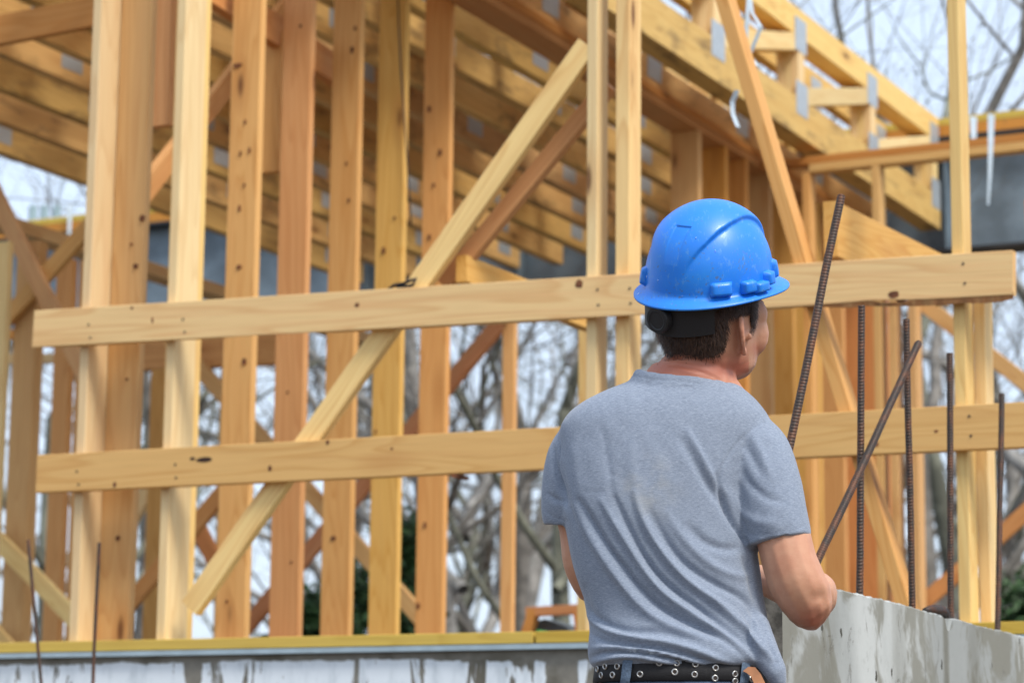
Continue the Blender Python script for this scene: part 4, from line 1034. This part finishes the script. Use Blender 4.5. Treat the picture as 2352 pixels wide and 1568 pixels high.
# open the sleeves and hem: hollow the closed ends inwards
tm, t, b = mat('heather_grey_jersey', .92, .12); nb = NB(t); v = obj_coord(nb, False)
mpv = nb.mapv(v, (150, 150, 1150), (0, rad(14), 0)); h1 = nb.noise(mpv, 1, 3, .65)
h2 = nb.noise(nb.mapv(v, (420, 420, 2600), (0, rad(-8), 0)), 1, 2, .6)
h3 = nb.noise(v, 9, 3)
hh = nb.math('ADD', nb.math('MULTIPLY', h1, .62), nb.math('MULTIPLY', h2, .38))
col = nb.ramp(hh, [(.34, (.135, .165, .22)), (.50, (.22, .262, .335)), (.66, (.335, .385, .47))])
sx = nb.n('ShaderNodeVectorMath', operation='DISTANCE'); sx.inputs[1].default_value = tuple(pp(1490, 1120, -.09)); nb.l(v, sx.inputs[0])
dust = nb.math('MULTIPLY', nb.math('SUBTRACT', 1, nb.step(sx.outputs['Value'], .0, .085)), nb.math('MULTIPLY', nb.step(nb.noise(v, 30, 4), .35, .7), .40))
col = nb.mix(dust, col, (.38, .37, .32))
nb.l(col, b.inputs['Base Color']); b.inputs['Sheen Weight'].default_value = .25; b.inputs['Sheen Roughness'].default_value = .5
nb.bump(nb.math('ADD', h2, nb.math('MULTIPLY', nb.noise(nb.mapv(v, (900, 900, 900)), 1, 2), .6)), .5, .0008, b)
sme.materials.clear(); sme.materials.append(tm)
to = bpy.data.objects.new('t_shirt', sme); link(to, man); tag(to, 'heather grey T-shirt pulled into long diagonal folds towards the right hip')
# ---------------------------------------------------------------- belt, jeans, shoes
def ring(py, xl, xr, dep, c=.02, e=2.3): return (pp((xl+xr)/2, py, c), RT*((xr-xl)/2/G1), Vector((0, dep, 0)), e)
bm_, t, b = mat('black_canvas_belt', .7, .3); nb = NB(t); v = obj_coord(nb, False)
wv = nb.noise(nb.mapv(v, (300, 300, 900)), 1, 3, .6); wr = nb.noise(v, 26, 5, .7)
nb.l(nb.mix(nb.math('MULTIPLY', nb.step(wr, .6, .75), .5), nb.mix(wv, (.007, .007, .009), (.028, .028, .03)), (.12, .12, .12)), b.inputs['Base Color']); nb.bump(wv, .6, .001, b)
def sag(x): return 0
BL = [(1517, 1370, 1752, .112), (1519, 1367, 1756, .1155), (1545, 1364, 1760, .1165), (1566, 1362, 1764, .1165), (1568, 1366, 1760, .113)]
vs, fs = lathe([ring(*q) for q in BL], 96, False); bo_ = mesh_obj('belt', vs, fs, bm_, man, smooth=True); tag(bo_, 'wide black canvas belt with two rows of metal grommets')
def on_belt(px_, py_):
    """point + outward normal on the back of the belt"""
    xl, xr, dep = 1363, 1762, .1165; c = pp((xl+xr)/2, py_, .02); hw = (xr-xl)/2/G1; x = (px_-(xl+xr)/2)/G1/hw; x = max(-.985, min(.985, x))
    e = 2.3; yq = (1-abs(x)**e)**(1/e); p = c+RT*(x*hw)-Vector((0, 1, 0))*dep*yq
    n_ = Vector((x*abs(x)**.3/hw, -(yq**1.3)/dep, 0)).normalized(); return p, n_
gm = simple('grommet_metal', (.45, .45, .44), .3, .8, .3, 60)
hole = simple('grommet_hole', (.03, .02, .016), .7); 
gl = c6([(618, 1378), (702, 1382), (592, 1440), (670, 1442), (862, 1442), (998, 1362), (1122, 1365), (1108, 1428), (1256, 1372), (1250, 1446), (1402, 1398), (1398, 1472), (1545, 1440), (1545, 1492), (566, 1392), (1670, 1472), (870, 1380), (990, 1425)])
for gx, gy in gl[:16]:
    p, n_ = on_belt(gx, gy); x = Vector((0, 0, 1)).cross(n_).normalized(); y = n_.cross(x); ro, ri = .0062, .0034
    vs = []; fs = []
    for k in range(20):
        a = 2*math.pi*k/20; d = x*math.cos(a)+y*math.sin(a)
        vs += [p+d*ro+n_*.0004, p+d*(ro*.8)+n_*.0022, p+d*ri+n_*.0012, p+d*ri-n_*.001]
    for k in range(20):
        a, b_ = k*4, ((k+1) % 20)*4
        for j in range(3): fs.append((a+j, b_+j, b_+j+1, a+j+1))
    fs.append(tuple(k*4+3 for k in range(20)))
    go = mesh_obj('grommet', vs, fs[:-1], gm, bo_, smooth=True)
    mesh_obj('hole', [p+(x*math.cos(2*math.pi*k/16)+y*math.sin(2*math.pi*k/16))*ri*1.05+n_*.0006 for k in range(16)], [tuple(range(16))], hole, go)
jm, t, b = mat('blue_denim', .85, .2); nb = NB(t); v = obj_coord(nb, False)
tw = nb.noise(nb.mapv(v, (700, 700, 700)), 1, 2); fd = nb.noise(v, 12, 4)
nb.l(nb.mix(tw, nb.mix(fd, (.05, .085, .15), (.11, .16, .25)), (.2, .26, .36)), b.inputs['Base Color']); nb.bump(tw, .5, .001, b)
jb = Bag()
jb.add(lathe([ring(1566, 1366, 1760, .113), ring(1600, 1356, 1768, .122), ring(1680, 1348, 1776, .13), ring(1760, 1350, 1774, .125), ring(1840, 1358, 1766, .112), ring(1890, 1400, 1724, .09)], 36))
def zp_(x, y, z): return Vector((x, y, z))
hipL = pp(1460, 1700, .02); hipR = pp(1670, 1700, .02)
for h, k in ((hipL, -1), (hipR, 1)):
    jb.add(limb([(h, .090), (Vector((h.x+k*.005, h.y+.01, .68)), .086), (Vector((h.x+k*.012, h.y+.02, .50)), .066), (Vector((h.x+k*.015, h.y+.0, .30)), .060), (Vector((h.x+k*.018, h.y-.02, .10)), .054)], 20))
jme = fuse(jb, .007, 12, .5); jme.materials.clear(); jme.materials.append(jm)
jo = bpy.data.objects.new('jeans', jme); link(jo, man)
lm = simple('denim_loop', (.10, .145, .21), .85, 0, .25, 300, .3)
for gx in (1436, 1698):
    vs = []; fs = []; w_ = .0095
    for i, y in enumerate((1514, 1518, 1530, 1545, 1560, 1570, 1578)):
        p, n_ = on_belt(gx-(i-3)*1.6, y); x = Vector((0, 0, 1)).cross(n_).normalized(); o_ = .0045 if 0 < i < 6 else .0
        vs += [p-x*w_+n_*o_, p-x*w_*.6+n_*(o_+.0012), p+x*w_*.6+n_*(o_+.0012), p+x*w_+n_*o_]
        if i:
            k = i*4
            for j in range(3): fs.append((k-4+j, k-3+j, k+1+j, k+j))
    mesh_obj('belt_loop', vs, fs, lm, jo, smooth=True)
# leather tab tucked at the hip
tb = c6([(1640, 1400), (1680, 1368), (1730, 1372), (1770, 1420), (1800, 1480), (1815, 1530), (1760, 1560), (1725, 1500), (1700, 1440), (1670, 1415)])
P_ = []
for x_, y_ in tb: P_.append(pp(x_, y_, -.088))
vs = [p for p in P_]+[p+Vector((0, .004, 0)) for p in P_]; n = len(P_)
lo = mesh_obj('leather_tab', vs, [tuple(range(n)), tuple(reversed(range(n, 2*n)))]+[(i, i+n, (i+1) % n+n, (i+1) % n) for i in range(n)], simple('tan_leather', (.42, .19, .09), .5, 0, .2, 20), man)
tag(lo, 'tan leather tab sticking out under the shirt hem')
sm_ = simple('brown_boot_leather', (.09, .05, .03), .6)
for h, k in ((hipL, -1), (hipR, 1)):
    x0 = h.x+k*.02; y0 = h.y-.03; bg_ = Bag()
    bg_.add(lathe([(Vector((x0, y0+.07, .004)), Vector((.048, 0, 0)), Vector((0, .145, 0)), 2.6), (Vector((x0, y0+.07, .03)), Vector((.05, 0, 0)), Vector((0, .148, 0)), 2.6), (Vector((x0, y0+.05, .06)), Vector((.046, 0, 0)), Vector((0, .12, 0)), 2.4),
                   (Vector((x0, y0+.01, .10)), Vector((.047, 0, 0)), Vector((0, .07, 0)), 2.2), (Vector((x0, y0, .17)), Vector((.05, 0, 0)), Vector((0, .058, 0)), 2)], 24))
    mesh_obj('boot', bg_.v, bg_.f, sm_, man, smooth=True)
# ---------------------------------------------------------------- hard hat
uu = Vector((-.045, -.455, 1)).normalized(); yh = rad(43)
ff = Vector((math.sin(yh), math.cos(yh), 0)); ff = (ff-uu*ff.dot(uu)).normalized(); rr_ = ff.cross(uu).normalized()
h0 = pp(1628, 641, .0)
def K(x, y, z): return h0+rr_*x+ff*y+uu*z
AX, AYF, AYB, HH = .1130, .129, .128, .140
def dome(th, s, off=0.0):
    """th: angle from the right side counter-clockwise seen from above; s: 0 rim .. 1 top"""
    z = HH*s; k = (1-s**2.2)**(1/1.98) if s < 1 else 0
    ay = AYF if math.sin(th) > 0 else AYB
    x = AX*math.cos(th)*k; y = ay*math.sin(th)*k+.004*s
    n_ = Vector((math.cos(th)*k/AX, math.sin(th)*k/ay, (s**1.5)/HH*1.1+.02)).normalized()
    return x, y, z, n_
hb = Bag(); NT, NS = 460, 190
def crest(x, y, z):
    """raised centre panel, widening towards the front, with a crisp edge"""
    w_ = np.interp(y, [-.125, -.115, -.094, -.077, -.058, -.03, .0, .06, .12], [.036, .042, .053, .060, .064, .067, .066, .055, .04])
    s_ = 1/(1+math.exp(-max(-30, min(30, (w_-abs(x))/.0008))))
    fade = max(0, min(1, (z-.022)/.09)); fade = fade*fade*(3-2*fade)
    h = .0098*s_*fade
    ix = (.0142-abs(x-.012))/.0009; iz = min((z-.050)/.045, (.1105-z)/.0010)
    h -= .0026/(1+math.exp(-max(-30, min(30, ix*1.8))))*max(0, min(1, iz))*(y < 0)
    # front vents / side fluting
    return h
grid = []
for i in range(NS+1):
    s = (i/NS)**.9; s = min(s, .9995)
    for j in range(NT):
        th = 2*math.pi*j/NT; x, y, z, n_ = dome(th, s); h = crest(x, y, z); grid.append(K(x, y, z)+(rr_*n_.x+ff*n_.y+uu*n_.z)*h)
fs = []
for i in range(NS):
    for j in range(NT): a = i*NT+j; b_ = i*NT+(j+1) % NT; fs.append((a, b_, b_+NT, a+NT))
top = len(grid); grid.append(K(0, .004, HH+.0085))
for j in range(NT): fs.append((NS*NT+j, NS*NT+(j+1) % NT, top))
# brim: starts at the rim, fillets outwards and down, ends in a thin lip
prev = list(range(NT))
def brimw(th):
    f_ = max(0, math.sin(th)); bk = max(0, -math.sin(th))
    return .0185+.020*f_**1.6+.003*bk
prof = [(.0, -.004, 0), (.10, -.0075, 0), (.3, -.0105, 0), (.65, -.0145, 0), (.93, -.0185, 0), (1.0, -.0200, 0), (1.0, -.0228, 0), (.93, -.0222, 0), (.4, -.0150, 0), (.0, -.009, 0)]
for (f_, dz, _) in prof:
    row = []
    for j in range(NT):
        th = 2*math.pi*j/NT; x, y, z, n_ = dome(th, 0); w_ = brimw(th); o2 = Vector((math.cos(th), math.sin(th), 0))
        droop = -.0050*max(0, -math.sin(th))**1.5*(.35+.65*f_) + .004*abs(math.cos(th))**2*f_
        row.append(len(grid)); grid.append(K(x+o2.x*w_*f_, y+o2.y*w_*f_, dz+droop))
    for j in range(NT): fs.append((row[j], row[(j+1) % NT], prev[(j+1) % NT], prev[j]))
    prev = row
# inner shell
for s in (0, .3, .6, .85):
    row = []
    for j in range(NT):
        th = 2*math.pi*j/NT; x, y, z, n_ = dome(th, s); row.append(len(grid)); grid.append(K(x*.965, y*.965, z*.96-.004))
    for j in range(NT): fs.append((row[j], row[(j+1) % NT], prev[(j+1) % NT], prev[j]))
    prev = row
fs.append(tuple(prev))
hm_, t, b = mat('blue_hat_plastic', .38, .5); nb = NB(t); v = obj_coord(nb, False)
sc1 = nb.noise(nb.mapv(v, (120, 30, 60), (.4, .3, .2)), 1, 4, .7); dr = nb.noise(v, 11, 5, .65); spk = nb.noise(v, 150, 2)
col = nb.mix(nb.step(dr, .4, .75), (.010, .20, .78), (.014, .225, .74))
col = nb.mix(nb.math('MULTIPLY', nb.step(sc1, .56, .66), .38), col, (.13, .34, .64))
col = nb.mix(nb.math('MULTIPLY', nb.math('MULTIPLY', nb.step(spk, .62, .70), nb.step(dr, .42, .58)), .65), col, (.09, .13, .19))
d1 = nb.n('ShaderNodeVectorMath', operation='DISTANCE'); d1.inputs[1].default_value = tuple(pp(1700, 600, -.09)); nb.l(v, d1.inputs[0])
scf = nb.math('MULTIPLY', nb.math('SUBTRACT', 1, nb.step(d1.outputs['Value'], .015, .045)), nb.step(nb.noise(nb.mapv(v, (260, 260, 110)), 1, 3, .7), .56, .62))
col = nb.mix(nb.math('MULTIPLY', scf, .6), col, (.10, .15, .20))
nb.l(col, b.inputs['Base Color']); b.inputs['Coat Weight'].default_value = .08
nb.l(nb.math('MULTIPLY_ADD', dr, .25, .30), b.inputs['Roughness'])
nb.bump(nb.noise(v, 60, 3), .06, .001, b)
hat = mesh_obj('hard_hat', grid, fs, hm_, man, smooth=True); tag(hat, 'scuffed bright blue hard hat with a raised centre ridge and water drops')
# lugs on the rim
def hat_dir(th, z0, z1, w_, t0, t1, name, round_=.25):
    """block hugging the dome at angle th"""
    vs = []; fs = []; n = 9; m_ = 7
    for i in range(m_+1):
        q = i/m_; z = z0+(z1-z0)*q; edge_v = min(q, 1-q)*2
        for j in range(n+1):
            p = j/n*2-1; a = th+p*w_/.12; x, y, _, n_ = dome(a, max(0, z/HH)); n_ = Vector((math.cos(a), math.sin(a), .12)).normalized()
            ed = min(1, (1-abs(p)**6))*min(1, 1-(abs(q*2-1))**8)
            h = (t0+(t1-t0)*q)*(ed**.5 if ed > 0 else 0)-.002*(ed <= .01)
            vs.append(K(x+n_.x*h, y+n_.y*h, z+n_.z*h))
    for i in range(m_):
        for j in range(n): a = i*(n+1)+j; fs.append((a, a+1, a+n+2, a+n+1))
    return mesh_obj(name, vs, fs, hm_, hat, smooth=True)
def wang(off):
    """hat angle of the direction 'off' degrees right of straight towards the camera"""
    d = Vector((math.sin(rad(off)), -math.cos(rad(off)), 0)); return math.atan2(d.dot(ff), d.dot(rr_))
hat_dir(wang(8.5), -.007, .021, .0215, .013, .008, 'rim_lug')
hat_dir(wang(-82), -.004, .034, .011, .011, .007, 'rim_lug'); hat_dir(wang(84), -.002, .036, .012, .012, .008, 'rim_lug')
hat_dir(wang(32), -.008, .018, .0150, .016, .014, 'accessory_slot'); hat_dir(wang(45), -.011, .011, .0175, .019, .017, 'accessory_slot'); hat_dir(wang(59), -.005, .025, .0120, .016, .014, 'accessory_slot')
# water drops
dm, t, b = mat('water_drop', .05, .5); b.inputs['Transmission Weight'].default_value = .9; b.inputs['Base Color'].default_value = (.55, .75, 1, 1); b.inputs['IOR'].default_value = 1.33
dv_ = []; df_ = []
for (x_, y_, ln) in ((1578, 675, 5), (1617, 692, 7), (1562, 660, 4), (1646, 701, 3), (1596, 735, 8), (1788, 628, 6), (1740, 595, 3), (1560, 625, 3), (1706, 741, 4), (1528, 705, 3), (1490, 690, 3), (1742, 742, 3)):
    x_ = 1400*.91875+(x_-1400)*.91875+0; y_ = y_*.91875
    d_ = ray(x_, y_).normalized()
    q_ = None
    from mathutils.bvhtree import BVHTree
    if 'HB' not in globals(): HB = BVHTree.FromPolygons([v.co for v in hat.data.vertices], [tuple(p.vertices) for p in hat.data.polygons])
    q_, nn, _i, _d = HB.ray_cast(CAM, d_)
    if q_ is None: continue
    if nn.dot(d_) > 0: nn = -nn
    dn_ = (Vector((0, 0, -1))+nn*nn.z).normalized(); e_ = ellipsoid(q_+nn*.0002, dn_.cross(nn)*.0013, nn*.0011, dn_*(.0011+ln*.0003), 6); k = len(dv_); dv_ += e_[0]; df_ += [tuple(i+k for i in f) for f in e_[1]]
dr_ = mesh_obj('water_drops', dv_, df_, dm, hat, smooth=True); dr_['kind'] = 'stuff'
sus, t, b = mat('black_suspension', .55, .4); b.inputs['Base Color'].default_value = (.013, .013, .015, 1)
sv = Bag()
def susp(ang0, ang1, z0, z1, thick, top_curve=0, bot_curve=0):
    n = 26; vs = []; fs = []
    for i in range(n+1):
        q = i/n; a = ang0+(ang1-ang0)*q; x, y = .107*math.cos(a), .121*math.sin(a); b2_ = math.sin(math.pi*q)
        for (r_, z) in ((1, z1+top_curve*b2_), (1+thick, z1+top_curve*b2_), (1+thick, z0+bot_curve*b2_), (1, z0+bot_curve*b2_)): vs.append(K(x*r_, y*r_, z))
        if i:
            k = i*4
            for j in range(4): fs.append((k-4+j, k-4+(j+1) % 4, k+(j+1) % 4, k+j))
    fs.append((0, 1, 2, 3)); fs.append((n*4+3, n*4+2, n*4+1, n*4)); return vs, fs
bk = -math.pi/2
sv.add(susp(bk-.85, bk+.95, -.030, .0, .03, 0, -.034)); sv.add(susp(bk-.55, bk+.86, -.074, -.020, .085, .006, -.008))
so_ = mesh_obj('suspension_band', sv.v, sv.f, sus, hat, smooth=False)
kc = K(0, -.121*1.08, -.050); kd = (ff*-1-uu*.05).normalized(); kx = rr_; ky = kd.cross(kx)
rg = [(kc, kx*.025, ky*.025, 2), (kc+kd*.012, kx*.0255, ky*.0255, 2), (kc+kd*.016, kx*.024, ky*.024, 2), (kc+kd*.0165, kx*.018, ky*.018, 2), (kc+kd*.0150, kx*.016, ky*.016, 2)]
vs, fs = lathe(rg, 40); kn = mesh_obj('ratchet_knob', vs, fs, sus, so_, smooth=False)
